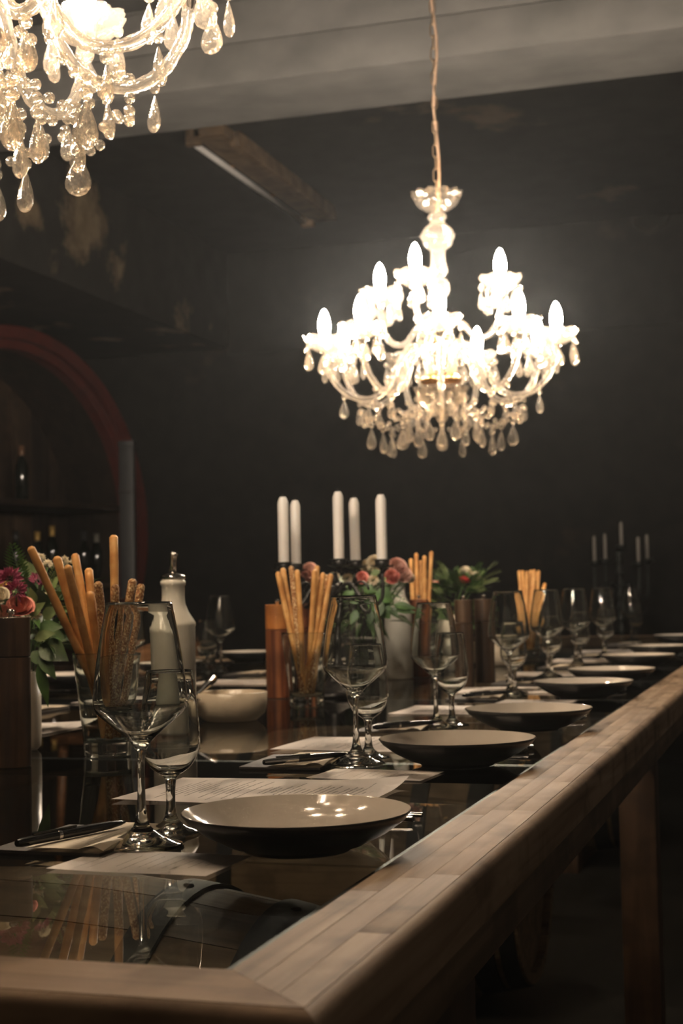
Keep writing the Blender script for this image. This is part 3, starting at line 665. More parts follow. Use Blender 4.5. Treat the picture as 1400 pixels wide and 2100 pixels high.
def bowl(label, x, y, r=.066, h=.052):
    prof = [(0, .004), (r*.7, .005), (r*.9, .014), (r*.97, .03), (r-.0015, h-.001), (r, h), (r+.002, h-.001), (r+.001, .03), (r*.95, .013), (r*.74, .001), (r*.7, 0), (0, .0005)]
    return thing('serving_bowl', label, 'bowl', (x, y, .0004), 0, 'cream bowls', lathe_mesh('bowl', prof, M['bowl'], 56))
bowl('low cream bowl holding a spoon, right of the near oil bottle', -.672, 1.715)
p = onz(1010, 1366); bowl('cream bowl behind the fourth wine glass, beside the dark mills', p.x-.0, p.y+.05, .075, .07)
# spoon resting in the bowl
t = thing('serving_spoon', 'steel serving spoon leaning over the rim of the near cream bowl', 'spoon', (-.672, 1.715, .0))
bm = bmesh.new(); q0 = Vector((-.048, -.035, .022)); q1 = Vector((-.055, .0, .055)); q2 = Vector((-.06, .08, .085))
a0 = at(404, 1424, 2.74)-Vector((-.672, 1.715, 0)); a1 = at(441, 1388, 2.83)-Vector((-.672, 1.715, 0))
d_ = (a1-a0).normalized(); low = a0-d_*.05; low.z = max(low.z, .012)
tube(bm, [a0-d_*.02, a0, (a0+a1)/2, a1-d_*.012, a1], [.003, .0035, .0065, .0085, .004], 10)
for v in bm.verts: pass
link('handle', to_mesh(bm, 'spoon_handle', M['chrome']), t)
bm = bmesh.new(); lathe(bm, [(0, -.006), (.012, -.0045), (.019, .001), (.0185, .0015), (.012, -.003), (0, -.0045)], 24); me = to_mesh(bm, 'spoon_bowl', M['chrome']); link('spoon_bowl', me, t, a0-d_*.03)

# ------------------------------------------------------------ breadstick glasses
tg = [(0, 0), (.0325, 0), (.034, .0015), (.03425, .003), (.0345, .012), (.0347, .02), (.0367, .04), (.0405, .07), (.0440, .1), (.0476, .13), (.0495, .147), (.0497, .1495), (.0494, .1502), (.0489, .1495), (.0487, .147), (.0468, .13), (.0432, .1), (.0397, .07), (.0359, .04), (.0343, .026), (.0336, .0225), (.031, .0205), (.0, .0200)]
me_tg = lathe_mesh('breadstick_glass', tg, M['tumbler'], 48)
def stick_mesh(seed, Ls, r=.0062):
    rr = random.Random(seed); bm = bmesh.new(); n = 14; pts = []; rad = []
    bx, by = rr.uniform(-.002, .002), rr.uniform(-.002, .002)
    for i in range(n+1):
        u = i/n; pts.append((bx*math.sin(u*PI), by*math.sin(u*PI), Ls*u)); rad.append(r*(.95+rr.uniform(-.05, .07)))
    pts = [(0, 0, -.001)]+pts+[(0, 0, Ls+.0035)]; rad = [r*.5]+rad+[r*.5]
    tube(bm, pts, rad, 12); return bm
ORD = ['leftmost', 'second', 'third', 'fourth', 'fifth', 'sixth', 'seventh', 'eighth', 'ninth', 'tenth', 'eleventh', 'twelfth', 'thirteenth']
def breadsticks(base, D, tops, glabel, gphrase, label_w, seed, rr=.0062, sl=1.0):
    g = thing('breadstick_glass', glabel, 'glass', (base.x, base.y, .0004), 0, 'tall glasses of breadsticks', me_tg)
    tops = sorted(tops, key=lambda q: q[0]); rn = random.Random(seed); n = len(tops)
    for i, (px, py, dd, seeded) in enumerate(tops):
        top = at(px, py, D+dd); u = (i+.5)/n*2-1
        # foot position inside the glass, on the side away from the lean so sticks cross
        bx = (-top.x+base.x)*.15+RV.x*u*.022; by = (-top.y+base.y)*.15+rn.uniform(-.016, .016)
        bot = Vector((base.x+max(-.022, min(.022, bx)), base.y+max(-.022, min(.022, by)), .0265))
        # keep the stick inside the rim
        w = (.150-bot.z)/(top.z-bot.z); rim = bot.lerp(top, w); off = Vector((rim.x-base.x, rim.y-base.y, 0)); lim = .0405
        if off.length > lim:
            rim = Vector((base.x, base.y, rim.z))+off.normalized()*lim; d = (top-rim); bot2 = rim-d*((rim.z-bot.z)/d.z)
            o2 = Vector((bot2.x-base.x, bot2.y-base.y, 0))
            if o2.length > .024: o2 = o2.normalized()*.024
            bot = Vector((base.x+o2.x, base.y+o2.y, .0265)); 
        ln = (top-bot).length; bm = stick_mesh(seed*50+i, ln, rr)
        me = to_mesh(bm, 'breadstick', M['seed'] if seeded else M['stick'])
        kind = 'sesame-crusted breadstick' if seeded else 'plain golden breadstick'
        o = thing('breadstick', f'{ORD[i]} from the left, {kind} in {gphrase}', 'breadstick', bot, 0, label_w, me)
        o.rotation_euler = (top-bot).to_track_quat('Z', 'Y').to_euler()
b1 = onz(221, 1550)
breadsticks(b1, 2.2, [(64, 1126, -.06, 0), (117, 1146, -.04, 0), (139, 1164, -.07, 0), (154, 1140, .03, 0), (182, 1170, .03, 0), (184, 1218, -.02, 0), (201, 1198, -.035, 1), (233, 1102, .03, 0), (236, 1204, -.03, 1), (272, 1192, -.02, 1), (289, 1202, .02, 1)],
            'tall tumbler full of breadsticks behind the nearest wine glass', 'the nearest breadstick glass', 'breadsticks in the nearest glass', 1, .0064)
b2 = onz(629, 1449)
breadsticks(b2, 3.07, [(570, 1176, 0, 0), (580, 1168, .02, 0), (597, 1164, .03, 1), (609, 1172, -.03, 0), (645, 1172, -.03, 0), (650, 1163, .02, 0), (662, 1178, -.01, 0), (670, 1182, .03, 1), (678, 1180, .0, 0)],
            'tall tumbler of breadsticks beside the orange-headed mill', 'the second glass, beside the orange-headed mill', 'breadsticks in the second glass', 2, .0060)
b3 = onz(866, 1384)
breadsticks(b3, 4.2, [(842, 1148, 0, 0), (853, 1137, .02, 0), (862, 1152, .03, 0), (870, 1142, -.03, 0), (884, 1133, .0, 0), (874, 1190, -.02, 0), (846, 1190, .03, 0)],
            'tall tumbler of breadsticks behind the third wine glass', 'the third glass, right of the pink roses', 'breadsticks in the third glass', 3, .0062)
b4 = onz(1085, 1347)
breadsticks(b4, 5.13, [(1064, 1172, 0, 0), (1071, 1172, .02, 0), (1080, 1173, -.03, 0), (1088, 1171, .02, 0), (1095, 1170, -.02, 0), (1104, 1172, 0, 0), (1100, 1176, .03, 0), (1117, 1198, 0, 0)],
            'farthest tall tumbler of breadsticks between the fourth and fifth wine glasses', 'the farthest glass', 'breadsticks in the farthest glass', 4, .0062)

# ------------------------------------------------------------ candelabra
def candelabrum(name, label, cat, base, cups, m, grp, stem_top, hub_z, foot_z=0, sc=1.0):
    t = thing(name, label, cat, base)
    z0 = foot_z; H = stem_top-base[2]
    prof = [(0, 0), (.062*sc, 0), (.064*sc, .006), (.05*sc, .012), (.045*sc, .02), (.022*sc, .03), (.012*sc, .045), (.018*sc, .06), (.012*sc, .075)]
    z = .09
    while z < H-.05:
        prof += [(.009*sc, z), (.009*sc, z+.02), (.016*sc, z+.032), (.011*sc, z+.042)]; z += .06
    prof += [(.009*sc, H-.03), (.013*sc, H-.015), (.01*sc, H), (0, H)]
    prof = [(r, zz) for r, zz in prof if zz <= H]
    link('stem', lathe_mesh('stem', prof, m, 20), t)
    hz = hub_z-base[2]
    cup = lathe_mesh('cup', [(0, -.030), (.006*sc, -.030), (.005*sc, -.022), (.011*sc, -.016), (.0155*sc, -.012), (.0165*sc, 0), (.0125*sc, 0), (.0125*sc, -.008), (0, -.008)], m, 20)
    pan = lathe_mesh('drip_pan', [(0, -.018), (.010*sc, -.018), (.024*sc, -.0135), (.027*sc, -.012), (.024*sc, -.0125), (.0, -.0155)], m, 24, mod=lambda a, r, zz: (r*(1+.04*math.sin(8*a)), zz))
    lip = lathe_mesh('lip', [(.0125*sc, -.001), (.021*sc, .0), (.0215*sc, .0012), (.0125*sc, .001)], m, 24, close=True)
    for c in cups:
        c = Vector(c)-Vector(base); r = math.hypot(c.x, c.y)
        cu_ = link('candle_cup', cup, t, c); link('drip_pan', pan, cu_); link('lip', lip, cu_)
        if r > .02*sc:
            d = Vector((c.x, c.y, 0))/r
            pts = spline([d*.006+Vector((0, 0, hz+.01)), d*r*.35+Vector((0, 0, hz+.035*sc)), d*r*.7+Vector((0, 0, hz-.015*sc)), d*r*.98+Vector((0, 0, hz+.0)), d*r+Vector((0, 0, c.z-.028))], 7)
            bm = bmesh.new(); tube(bm, pts, .0042*sc, 8)
            # leaf scroll on the arm
            cv = d*r*.55+Vector((0, 0, hz+.02*sc)); sp = [cv+(d*math.cos(a)+Vector((0, 0, 1))*math.sin(a))*(.022*sc*(1-a/9)) for a in [k*.5 for k in range(15)]]
            tube(bm, sp, [.0032*sc*(1-k/22) for k in range(15)], 6)
            link('arm', to_mesh(bm, 'arm', m), t)
    return t
def candle(label, foot, h, r, lean=(0, 0), grp='white candles', wm=None):
    n = 32; prof = [(0, 0), (r, 0), (r, h*.5), (r, h-.0145), (r*.93, h-.0095), (r*.60, h-.0005), (r*.55, h), (0, h-.0005)]
    bm = bmesh.new(); lathe(bm, prof, n, mod=lambda a, rr, z: (rr*(1-.05*max(0, math.cos(6*a)) if z > h-.012 else rr), z) if False else (rr, z))
    t = thing('candle', label, 'candle', foot, 0, grp); link('wax_body', to_mesh(bm, 'candle', wm or M['wax'], True, 22), t)
    link('wick', lathe_mesh('wick', [(0, h-.002), (.0008, h-.002), (.0008, h+.006), (0, h+.0065)], M['wick'], 6), t)
    t.rotation_euler = (lean[0], lean[1], 0); return t
Dm = 3.35
cb = onz(687, 1428)
cs = [(582, 1154, 3.30, 1019), (607, 1157, 3.44, 1026), (695, 1147, 3.36, 1008), (729, 1150, 3.46, 1021), (783, 1148, 3.30, 1014)]
cl = ['leftmost white candle of the near candelabrum, beside the shorter second one', 'slightly shorter second candle from the left on the near candelabrum', 'tallest middle candle of the near candelabrum', 'fourth candle from the left on the near candelabrum, close right of the tallest', 'rightmost white candle of the near candelabrum, standing alone']
cups = [at(px, py, D) for px, py, D, _ in cs]
candelabrum('candelabrum', 'ornate dark pewter five-armed candelabrum among the roses', 'candelabrum', (cb.x, cb.y, .0004), cups, M['pewter'], '', cups[2].z-.03, .215)
for (px, py, D, ty), lb, cpt in zip(cs, cl, cups):
    h = (at(px, ty, D)-at(px, py, D)).length; candle(lb, cpt+Vector((0, 0, -.0065)), h+.0065, .0118 if px != 607 else .0112, (0, 0) if px != 729 else (0, -.012))
# far candelabrum on the floor behind the table
Df = 7.75
fs = [(1219, 1151, 7.66, 1099), (1241, 1147, 7.86, 1094), (1274, 1118, 7.75, 1070), (1309, 1152, 7.66, 1101), (1327, 1146, 7.86, 1096)]
fb = at(1274, 1300, Df)
cups = [at(px, py, D) for px, py, D, _ in fs]
candelabrum('floor_candelabrum', 'tall black iron floor candelabrum behind the far end of the table', 'candelabrum', (fb.x, fb.y, FLOOR), cups, M['iron'], '', cups[2].z-.03, .19, sc=1.5)
bm = bmesh.new(); box(bm, -.03, .03, -.03, .03, .1, .55-0, bev=.006)
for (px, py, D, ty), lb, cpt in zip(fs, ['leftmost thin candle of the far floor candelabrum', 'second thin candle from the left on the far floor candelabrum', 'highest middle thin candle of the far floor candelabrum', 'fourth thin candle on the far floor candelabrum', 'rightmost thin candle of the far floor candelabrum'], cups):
    h = (at(px, ty, D)-at(px, py, D)).length; candle(lb, cpt+Vector((0, 0, -.0065)), h+.0065, .0088, (0, 0), 'thin candles of the far candelabrum', M['wax_dim'])
bm.free()

# ------------------------------------------------------------ flowers
def rose_mesh(seed, m, r=.022):
    rr = random.Random(seed); bm = bmesh.new(); np_ = 17
    for k in range(np_):
        u = k/(np_-1); a0 = k*2.4+rr.uniform(-.2, .2); open_ = .15+.85*u; h = r*(1.35-.35*u); w = .55+.5*u
        rows = []; nu, nv = 5, 5
        for i in range(nu+1):
            s = i/nu; row = []
            for j in range(nv+1):
                a = a0+(j/nv-.5)*w*2.0*(1-.25*(s-.6)**2); rad = r*(.12+.88*u)*math.sin(min(1, s*1.15)*PI*.5)*(1+.12*s*s*u)
                z = h*s-(r*.35*u*u*s**4)-r*.35*abs(j/nv-.5)**2*s
                row.append(bm.verts.new((rad*math.cos(a), rad*math.sin(a), z-r*.4)))
            rows.append(row)
        for A, B in zip(rows, rows[1:]):
            for j in range(nv): bm.faces.new((A[j], A[j+1], B[j+1], B[j]))
    return to_mesh(bm, 'rose', m)
def floret_mesh(seed, m, r=.017, n=46):
    rr = random.Random(seed); bm = bmesh.new()
    for k in range(n):
        z = 1-1.25*k/n; a = k*2.39996; s = math.sqrt(max(0, 1-z*z)); d = Vector((s*math.cos(a), s*math.sin(a), z)); t = d.orthogonal().normalized()*r*.17
        p = d*r*.35; q = d*r*(1+rr.uniform(-.15, .2)); mid = (p+q)/2+Vector((0, 0, r*.1))
        v = [bm.verts.new(c) for c in (p, mid-t, q, mid+t)]; bm.faces.new(v)
    return to_mesh(bm, 'floret', m, False)
def leaf_mesh(m, Ls=.05, w=.022, bend=.3, tip=.5):
    bm = bmesh.new(); rows = []
    for i in range(9):
        u = i/8; ww = w*math.sin(PI*min(1, u**.75*1.0))*(1 if u < tip else 1-.3*(u-tip)); z = -bend*Ls*u*u
        rows.append([bm.verts.new((Ls*u, -ww*.5, z+.12*ww)), bm.verts.new((Ls*u, 0, z)), bm.verts.new((Ls*u, ww*.5, z+.12*ww))])
    for A, B in zip(rows, rows[1:]):
        for j in range(2): bm.faces.new((A[j], A[j+1], B[j+1], B[j]))
    bmesh.ops.remove_doubles(bm, verts=bm.verts, dist=1e-6)
    return to_mesh(bm, 'leaf', m)
def fern_mesh(m, Ls=.07, n=13, w=.016):
    bm = bmesh.new(); tube(bm, [(0, 0, 0), (Ls*.5, 0, .004), (Ls, 0, -.004)], .0006, 5)
    for k in range(n):
        u = .12+.86*k/n; l = w*math.sin(PI*(u*.85+.12))
        for s in (-1, 1):
            b = Vector((Ls*u, 0, .003)); t = b+Vector((l*.6, s*l, .001)); mm = (b+t)/2; pr = Vector((-.0016, s*.0008, 0))
            bm.faces.new([bm.verts.new(c) for c in (b, mm-pr, t, mm+pr)])
    return to_mesh(bm, 'fern', m, False)
LM = {'l': leaf_mesh(M['leaf']), 'big': leaf_mesh(M['leaf'], .062, .042, .35), 'p': leaf_mesh(M['leaf2'], .045, .02), 'long': leaf_mesh(M['leaf'], .065, .014, .5), 'f': fern_mesh(M['leaf']), 'fp': fern_mesh(M['leaf2'])}
def bouquet(label, base, centre, spread, flowers, nleaf, seed, zdir=(.1, .9), kinds=('l', 'l', 'p', 'f', 'fp', 'long'), sc=1.0, mouth=.03):
    t = thing('flower_bouquet', label, 'flowers', base, 0, 'bouquets on the table'); rn = random.Random(seed); B = Vector(base); c0 = Vector(centre)-B
    for k, (nm, key, P, r) in enumerate(flowers):
        if nm == 'rose': me = rose_mesh(seed*9+k, M[key], r)
        else: me = floret_mesh(seed*9+k, M[key], r)
        q = Vector(P)-B; o = link(nm, me, t, q); d = (q-Vector((0, 0, q.z-.06))).normalized() if q.length else Vector((0, 0, 1))
        d = (d+Vector(((CAM.x-P[0])*.10, (CAM.y-P[1])*.10, .35))).normalized(); o.rotation_euler = d.to_track_quat('Z', 'Y').to_euler()
        bm = bmesh.new(); tube(bm, spline([(rn.uniform(-mouth, mouth)*.3, rn.uniform(-mouth, mouth)*.3, .0), (q.x*.4, q.y*.4, q.z*.5), (q.x, q.y, q.z-r*.3)], 5), .0012, 6); link('stem', to_mesh(bm, 'stem', M['leaf']), t)
    for k in range(nleaf):
        kd = rn.choice(kinds); a = rn.uniform(0, 2*PI); el = rn.uniform(*zdir); rad = spread*rn.uniform(.1, .62)
        p = Vector((rad*math.cos(a)*math.cos(el), rad*math.sin(a)*math.cos(el), c0.z+spread*.7*math.sin(el)-spread*.35))+Vector((c0.x, c0.y, 0))*.8
        d = Vector((math.cos(a)*math.cos(el), math.sin(a)*math.cos(el), math.sin(el)+.15))
        o = link('fern' if kd in ('f', 'fp') else 'leaf', LM[kd], t, p); o.rotation_euler = (rn.uniform(-.8, .8), -el*.8+rn.uniform(-.4, .4), a+rn.uniform(-.5, .5)); s = sc*rn.uniform(.8, 1.25); o.scale = (s, s, s)
    return t
# near left bouquet in white vase
vx, vy = onz(45, 1538).x, onz(45, 1538).y; DV = 2.31
prof = [(0, 0), (.024, 0), (.029, .006), (.030, .02), (.030, .12), (.0275, .12), (.0275, .01), (0, .008)]
thing('vase', 'white ceramic vase behind the nearest walnut mill', 'vase', (vx, vy, .0004), 0, 'flower vases', lathe_mesh('vase', prof, M['vasewhite'], 40))
fl = [('floret', 'burgundy', at(20, 1188, 2.26), .020), ('floret', 'burgundy', at(33, 1212, 2.24), .018), ('floret', 'burgundy', at(77, 1192, 2.32), .016), ('floret', 'burgundy', at(57, 1200, 2.33), .011), ('rose', 'salmon', at(40, 1248, 2.25), .021), ('rose', 'pink', at(4, 1262, 2.24), .017),
      ('floret', 'cream', at(97, 1160, 2.4), .010), ('floret', 'cream', at(130, 1152, 2.42), .010), ('floret', 'cream', at(68, 1262, 2.3), .013), ('rose', 'yellow', at(5, 1205, 2.3), .012), ('floret', 'cream', at(104, 1222, 2.36), .011), ('rose', 'cream', at(-3, 1225, 2.22), .016), ('floret', 'cream', at(82, 1145, 2.42), .009), ('floret', 'cream', at(150, 1155, 2.42), .008),
      ('rose', 'salmon', at(-60, 1230, 2.25), .02), ('floret', 'burgundy', at(-90, 1190, 2.3), .019), ('rose', 'cream', at(-120, 1240, 2.3), .02)]
bq = bouquet('mixed bouquet with burgundy florets and pink roses at the left edge', (vx, vy, .06), at(58, 1262, 2.36), .15, fl, 85, 3, (.0, 1.0))
def facing_leaf(bq, a, b, D, w, m, org):
    p0 = at(a[0], a[1], D); p1 = at(b[0], b[1], D-.012); x = (p1-p0); Ls = x.length; x.normalize(); z = (CAM-p0).normalized(); z = (z-x*z.dot(x)).normalized(); z = (z+Vector((0, 0, .5))).normalized(); z = (z-x*z.dot(x)).normalized(); y = z.cross(x)
    o = link('leaf', leaf_mesh(m, Ls, w, .12), bq, p0-Vector(org)); o.rotation_euler = Matrix((x, y, z)).transposed().to_euler()
for a, b, D, w, m in [((82, 1322), (140, 1352), 2.25, .040, 'leaf'), ((75, 1290), (128, 1283), 2.26, .024, 'leaf'), ((70, 1310), (112, 1296), 2.25, .018, 'leaf2'), ((80, 1345), (116, 1392), 2.24, .020, 'leaf'), ((78, 1360), (100, 1450), 2.24, .017, 'leaf'), ((88, 1268), (118, 1244), 2.28, .020, 'leaf2'), ((85, 1190), (42, 1142), 2.4, .016, 'leaf2'), ((60, 1262), (90, 1235), 2.26, .018, 'leaf2'), ((66, 1335), (92, 1368), 2.25, .022, 'leaf'), ((90, 1300), (135, 1312), 2.3, .03, 'leaf'), ((70, 1240), (62, 1205), 2.28, .015, 'leaf2'), ((95, 1215), (120, 1180), 2.34, .016, 'leaf2')]:
    facing_leaf(bq, a, b, D, w, M[m], (vx, vy, .06))
# bouquet around the candelabrum
vb = onz(735, 1405)
gprof = [(0, 0), (.03, 0), (.033, .004), (.036, .10), (.034, .10), (.031, .008), (0, .006)]
thing('vase', 'dark green-grey glass vase behind the second wine glass', 'vase', (vb.x, vb.y, .0004), 0, 'flower vases', lathe_mesh('vase', gprof, noisy('smoky vase', [(.3, (.02, .025, .02)), (.7, (.03, .036, .028))], 9, rough=.12, bump=0), 36))
fl = [('rose', 'pink', at(634, 1172, 3.5), .020), ('rose', 'pink', at(640, 1188, 3.5), .017), ('floret', 'cream', at(712, 1186, 3.4), .013), ('rose', 'cream', at(768, 1158, 3.5), .022), ('rose', 'cream', at(750, 1162, 3.52), .016), ('rose', 'salmon', at(742, 1186, 3.42), .015), ('floret', 'cream', at(765, 1190, 3.4), .013), ('rose', 'pink', at(812, 1166, 3.45), .024), ('rose', 'pink', at(826, 1180, 3.45), .020), ('rose', 'salmon', at(802, 1184, 3.42), .018), ('floret', 'cream', at(688, 1182, 3.45), .010), ('rose', 'cream', at(838, 1186, 3.48), .013)]
bq = bouquet('bouquet of pink and cream roses wrapped around the near candelabrum', (vb.x, vb.y, .06), at(745, 1232, 3.5), .14, fl, 75, 5, (-.1, .9))
for a, b, D, w, m in [((770, 1215), (806, 1232), 3.4, .045, 'leaf'), ((775, 1240), (800, 1268), 3.4, .042, 'leaf'), ((806, 1240), (853, 1246), 3.4, .020, 'leaf'), ((805, 1248), (856, 1255), 3.4, .018, 'leaf'), ((798, 1245), (818, 1268), 3.4, .018, 'leaf'), ((780, 1230), (766, 1276), 3.38, .03, 'leaf'), ((740, 1205), (775, 1212), 3.42, .024, 'leaf'), ((700, 1225), (730, 1212), 3.4, .02, 'leaf'), ((760, 1255), (785, 1300), 3.38, .026, 'leaf'), ((735, 1240), (715, 1275), 3.4, .024, 'leaf'), ((790, 1195), (800, 1165), 3.46, .014, 'leaf2'), ((760, 1178), (782, 1170), 3.4, .016, 'leaf2')]:
    facing_leaf(bq, a, b, D, w, M[m], (vb.x, vb.y, .06))
# small white pot with red and cream flowers
vp = onz(932, 1374); Dp = 4.45
pprof = [(0, 0), (.034, 0), (.038, .004), (.042, .075), (.040, .158), (.0375, .158), (.039, .075), (.034, .01), (0, .008)]
thing('vase', 'small white pot of flowers left of the paired dark mills', 'vase', (vp.x, vp.y, .0004), 0, 'flower vases', lathe_mesh('pot', pprof, M['vasewhite'], 40))
fl = [('rose', 'red_f', at(951, 1192, 4.38), .020), ('rose', 'cream', at(972, 1184, 4.42), .021), ('rose', 'cream', at(955, 1172, 4.48), .018), ('rose', 'pink', at(893, 1202, 4.4), .020), ('floret', 'cream', at(940, 1176, 4.5), .011), ('rose', 'cream', at(984, 1190, 4.45), .013)]
bouquet('green bouquet with one red bloom and cream roses in a small white pot', (vp.x, vp.y, .13), at(945, 1222, Dp), .17, fl, 120, 8, (-.3, 1.1), ('l', 'f', 'fp', 'f', 'fp', 'long'))

# ------------------------------------------------------------ chandeliers
def drop_mesh(w, h, name='crystal_drop'):
    prof = [(0, 0), (w*.06, -h*.01), (w*.14, -h*.10), (w*.28, -h*.28), (w*.42, -h*.48), (w*.5, -h*.68), (w*.47, -h*.82), (w*.33, -h*.94), (w*.14, -h*.995), (0, -h)]
    bm = bmesh.new(); lathe(bm, prof, 12); me = to_mesh(bm, name, M['crystal'], True, 28)
    me.transform(Matrix.Diagonal((1, .6, 1, 1))); return me
def bead_mesh(r):
    prof = [(r*math.sin(PI*k/6), -r+-r*math.cos(PI*k/6)*-1*1.0 if False else -r-r*math.cos(PI*k/6)) for k in range(7)]
    prof = [(max(0, a) if 0 < k < 6 else 0, b) for k, (a, b) in enumerate(prof)]
    bm = bmesh.new(); lathe(bm, prof, 10); return to_mesh(bm, 'crystal_bead', M['crystal'], True, 30)
me_drop = drop_mesh(.035, .056); me_dropS = drop_mesh(.027, .049); me_bead = bead_mesh(.0085); me_beadS = bead_mesh(.0073)
def scallop(n, amp, rref, zamp=0):
    def f(a, r, z):
        k = max(0, r/rref)**2; return (r*(1+amp*k*abs(math.cos(n*a/2))+.02*math.sin(3*n*a+r*240)), z+zamp*k*abs(math.cos(n*a/2)))
    return f
def pan_mesh(R, h, name='drip_pan'):
    prof = [(.014, 0), (.024, .001), (R*.62, h*.25), (R*.86, h*.62), (R*.97, h*.98), (R*.93, h), (R*.80, h*.66), (R*.58, h*.34), (.022, .005), (.014, .004)]
    return lathe_mesh(name, prof, M['crystal_pan'], 64, mod=scallop(9, .07, R, .006), close=True)
me_pan = pan_mesh(.059, .038)
bp_ = [(0, 0), (.009, .001), (.0135, .009), (.0165, .026), (.0165, .038), (.0145, .052), (.0100, .066), (.005, .076), (0, .0795)]
me_bulb = lathe_mesh('bulb', bp_, M['bulb'], 16)
me_sock = lathe_mesh('socket', [(0, 0), (.012, 0), (.012, .022), (0, .022)], M['socket'], 14, angle=40)
me_cup = lathe_mesh('arm_cup', [(0, -.012), (.008, -.012), (.012, 0), (0, 0)], M['chrome'], 14, angle=40)
def arm_mesh(kind):
    if kind == 'low': pts = [(.035, 0, .815), (.040, 0, .86), (.058, 0, .905), (.088, 0, .905), (.118, 0, .86), (.150, 0, .795), (.19, 0, .765), (.24, 0, .765), (.285, 0, .795), (.315, 0, .845), (.323, 0, .884)]
    else: pts = [(.022, 0, .93), (.035, 0, .965), (.062, 0, .97), (.085, 0, .945), (.105, 0, .925), (.135, 0, .925), (.16, 0, .945), (.177, 0, .985), (.18, 0, 1.035)]
    bm = bmesh.new(); tube(bm, spline(pts, 7), .0085, 12, lobes=6, twist=150, amp=.13); return to_mesh(bm, 'glass_arm', M['crystal'])
me_al, me_au = arm_mesh('low'), arm_mesh('up')
def pendant(parent, loc, drop, nb=1, rz=None, bead=None):
    z = loc[2]
    for k in range(nb):
        link('crystal_bead', bead or me_bead, parent, (loc[0], loc[1], z), (0, 0, random.random()*6)); z -= .0182
    link('crystal_drop', drop, parent, (loc[0], loc[1], z), (random.uniform(-.05, .05), random.uniform(-.05, .05), random.random()*6 if rz is None else rz))
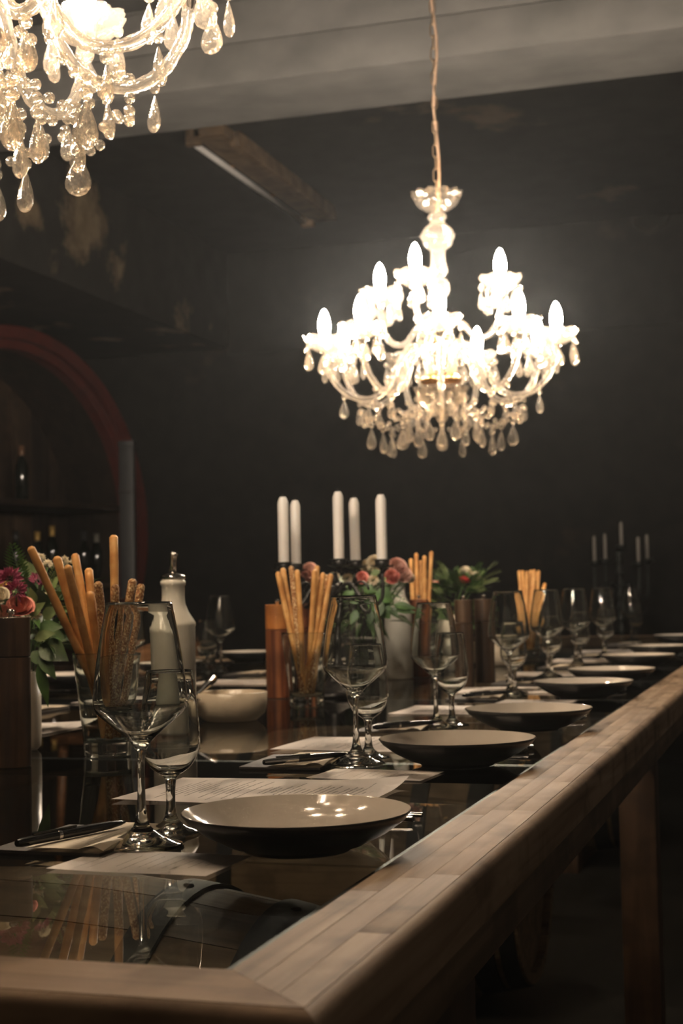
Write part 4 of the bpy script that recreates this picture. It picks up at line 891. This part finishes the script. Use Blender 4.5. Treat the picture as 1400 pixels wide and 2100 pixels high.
def chandelier(label, X, Y, dz, a_front, low, up, group=None):
    t = thing('chandelier', label, 'chandelier', (X, Y, dz), 0, group)
    def lm(n, prof, m=M['crystal'], seg=40, mod=None): return link(n, lathe_mesh(n, prof, m, seg, mod=mod), t)
    lm('top_dish', [(.008, 1.288), (.03, 1.289), (.055, 1.305), (.070, 1.335), (.0665, 1.336), (.05, 1.309), (.028, 1.294), (.008, 1.293)], M['crystal_pan'], 72, scallop(12, .06, .07, .008))
    lm('top_knob', [(0, 1.290), (.012, 1.288), (.024, 1.280), (.027, 1.272), (.022, 1.263), (.014, 1.259), (0, 1.258)])
    lm('stem_bulge', [(0, 1.262), (.016, 1.262), (.026, 1.25), (.040, 1.238), (.044, 1.228), (.047, 1.222), (.046, 1.214), (.041, 1.206), (.040, 1.198), (.036, 1.190), (.025, 1.182), (.018, 1.178), (0, 1.177)], mod=lambda a, r, z: (r*(1+.035*math.cos(10*a+z*60)), z))
    lm('stem_column', [(0, 1.178), (.021, 1.178), (.020, 1.168), (.0215, 1.14), (.026, 1.125), (.027, 1.118), (.021, 1.108), (.014, 1.104), (0, 1.104)])
    lm('stem_ball', [(0, 1.106), (.012, 1.104), (.024, 1.095), (.031, 1.080), (.031, 1.066), (.026, 1.052), (.016, 1.042), (0, 1.04)])
    lm('stem_lower', [(0, 1.042), (.014, 1.04), (.012, 1.02), (.02, 1.0), (.016, .98), (.022, .96), (.014, .945), (.012, .86), (.02, .845), (0, .84)])
    link('upper_hub', lathe_mesh('upper_hub', [(0, .918), (.02, .918), (.03, .928), (.03, .938), (.02, .945), (0, .945)], M['brass'], 28), t)
    link('hub', lathe_mesh('hub', [(0, .795), (.03, .795), (.056, .805), (.058, .818), (.045, .828), (.02, .832), (0, .832)], M['brass'], 36), t)
    lm('bottom_bowl', [(.0, .722), (.02, .724), (.046, .738), (.066, .762), (.073, .785), (.078, .793), (.074, .794), (.068, .782), (.06, .763), (.042, .743), (.018, .729), (0, .727)], M['crystal_pan'], 64, lambda a, r, z: (r*(1+.03*math.cos(16*a+z*80)), z))
    lm('finial', [(0, .725), (.012, .722), (.018, .71), (.012, .698), (.006, .694), (0, .693)])
    pendant(t, (0, 0, .690), me_drop, 1)
    rnd2 = random.Random(int(X*1000)+5)
    def arm(th, me, R, zb, n):
        ang = a_front+th
        a = link('light_arm', me, t, (0, 0, 0), (0, 0, ang))
        link('arm_cup', me_cup, a, (R, 0, zb+.0)); link('drip_pan', me_pan, a, (R, 0, zb), (0, 0, rnd2.random())); link('socket', me_sock, a, (R, 0, zb+.018)); (link('bulb', me_bulb, a, (R, 0, zb+.040)) if th != math.radians(-160) else None)
        for k in range(n):
            b = 2*PI*(k+.5)/n; pr = .054; pendant(a, (R+pr*math.cos(b), pr*math.sin(b), zb+.018), me_drop if k % 2 == 0 else me_dropS, 1 + (0), b+PI/2)
        return a
    LA = [arm(math.radians(th), me_al, .323, .894, 6) for th in low]
    for a in LA: pendant(a, (.205, 0, .758), me_dropS, 1); pendant(a, (.272, 0, .775), me_dropS, 1, bead=me_beadS)
    UA = [arm(math.radians(th), me_au, .180, 1.045, 6) for th in up]
    # bead swags: arm bend to bowl, arm to arm
    for i, th in enumerate(low):
        a = a_front+math.radians(th); b = a_front+math.radians(low[(i+1) % len(low)])
        p0 = Vector((.235*math.cos(a), .235*math.sin(a), .758)); p1 = Vector((.078*math.cos(a), .078*math.sin(a), .79)); p2 = Vector((.235*math.cos(b), .235*math.sin(b), .758))
        for (q0, q1, n, sag) in ((p0, p1, 9, .075), (p0, p2, 8, .055)):
            for k in range(1, n):
                u = k/n; p = q0.lerp(q1, u); p.z -= sag*4*u*(1-u); link('crystal_bead', me_beadS, t, p, (0, 0, random.random()*6))
                if k == n//2 and (n == 9 or i % 2): pendant(t, (p.x, p.y, p.z-.014), me_drop, 1)
        m_ = a_front+math.radians(th)+.35
        pendant(t, (.07*math.cos(m_), .07*math.sin(m_), .772), me_dropS, 1)
        pendant(t, (.105*math.cos(m_), .105*math.sin(m_), .728), me_drop, 2)
    # chain and cord up to the ceiling
    bm = bmesh.new(); cu_ = []
    for k in range(17):
        a = 2*PI*k/16; cu_.append((.0075*math.cos(a), 0, .013*math.sin(a)+(.007 if math.sin(a) > 0 else -.007)))
    tube(bm, cu_, .0019, 6, cap=False); ml = to_mesh(bm, 'chain_link', M['chain'])
    z = 1.305; k = 0; top = CEIL-dz
    while z < top-.02:
        link('chain_link', ml, t, (0, 0, z+.018), (0, 0, (k % 2)*PI/2+.4)); z += .0345; k += 1
    bm = bmesh.new(); pts = [(0.004+.006*math.sin(s*.9+X), .004*math.cos(s*1.3), 1.29+(top-1.29)*s/22) for s in range(23)]
    tube(bm, pts, .0042, 8); link('cord', to_mesh(bm, 'cord', M['cord']), t)
    link('ceiling_hook', lathe_mesh('hook', [(0, top), (.03, top), (.03, top-.006), (.012, top-.02), (0, top-.022)], M['chain'], 20), t)
    return t
c1 = at(902, 700, 4.2); c2 = at(-100, 300, 1.88)
def front_ang(c): return math.atan2(CAM.y-c.y, CAM.x-c.x)
# arm angles are counted from the direction of the photographer; + turns to the photo's right
chandelier('farther crystal chandelier hanging from a chain over the table middle', c1.x, c1.y, 0, front_ang(c1), [0, 40, 80, 120, 160, -160, -120, -80, -40], [-20, -112, 70])
chandelier('nearer crystal chandelier cut off at the upper left corner', c2.x, c2.y, .142, front_ang(c2), [104+40*k for k in range(9)], [30, 150, 270])

# ------------------------------------------------------------ thin haze added for the glow around the bulbs
m, nt, out = mat('bulb glow haze'); v = N(nt, 'ShaderNodeVolumeScatter'); v.inputs['Color'].default_value = (.9, .95, 1, 1); v.inputs['Density'].default_value = .0023; v.inputs['Anisotropy'].default_value = .72
L(nt, v.outputs[0], out.inputs['Volume'])
o = thing('haze', 'faint haze added to the air for the glow around the bulbs', 'haze', (0, 0, 0), mesh=box_mesh('haze', (XL+.01, XR-.01, YF+.01, YB-.04, FLOOR+.005, CEIL-.005), m)); o['kind'] = 'stuff'
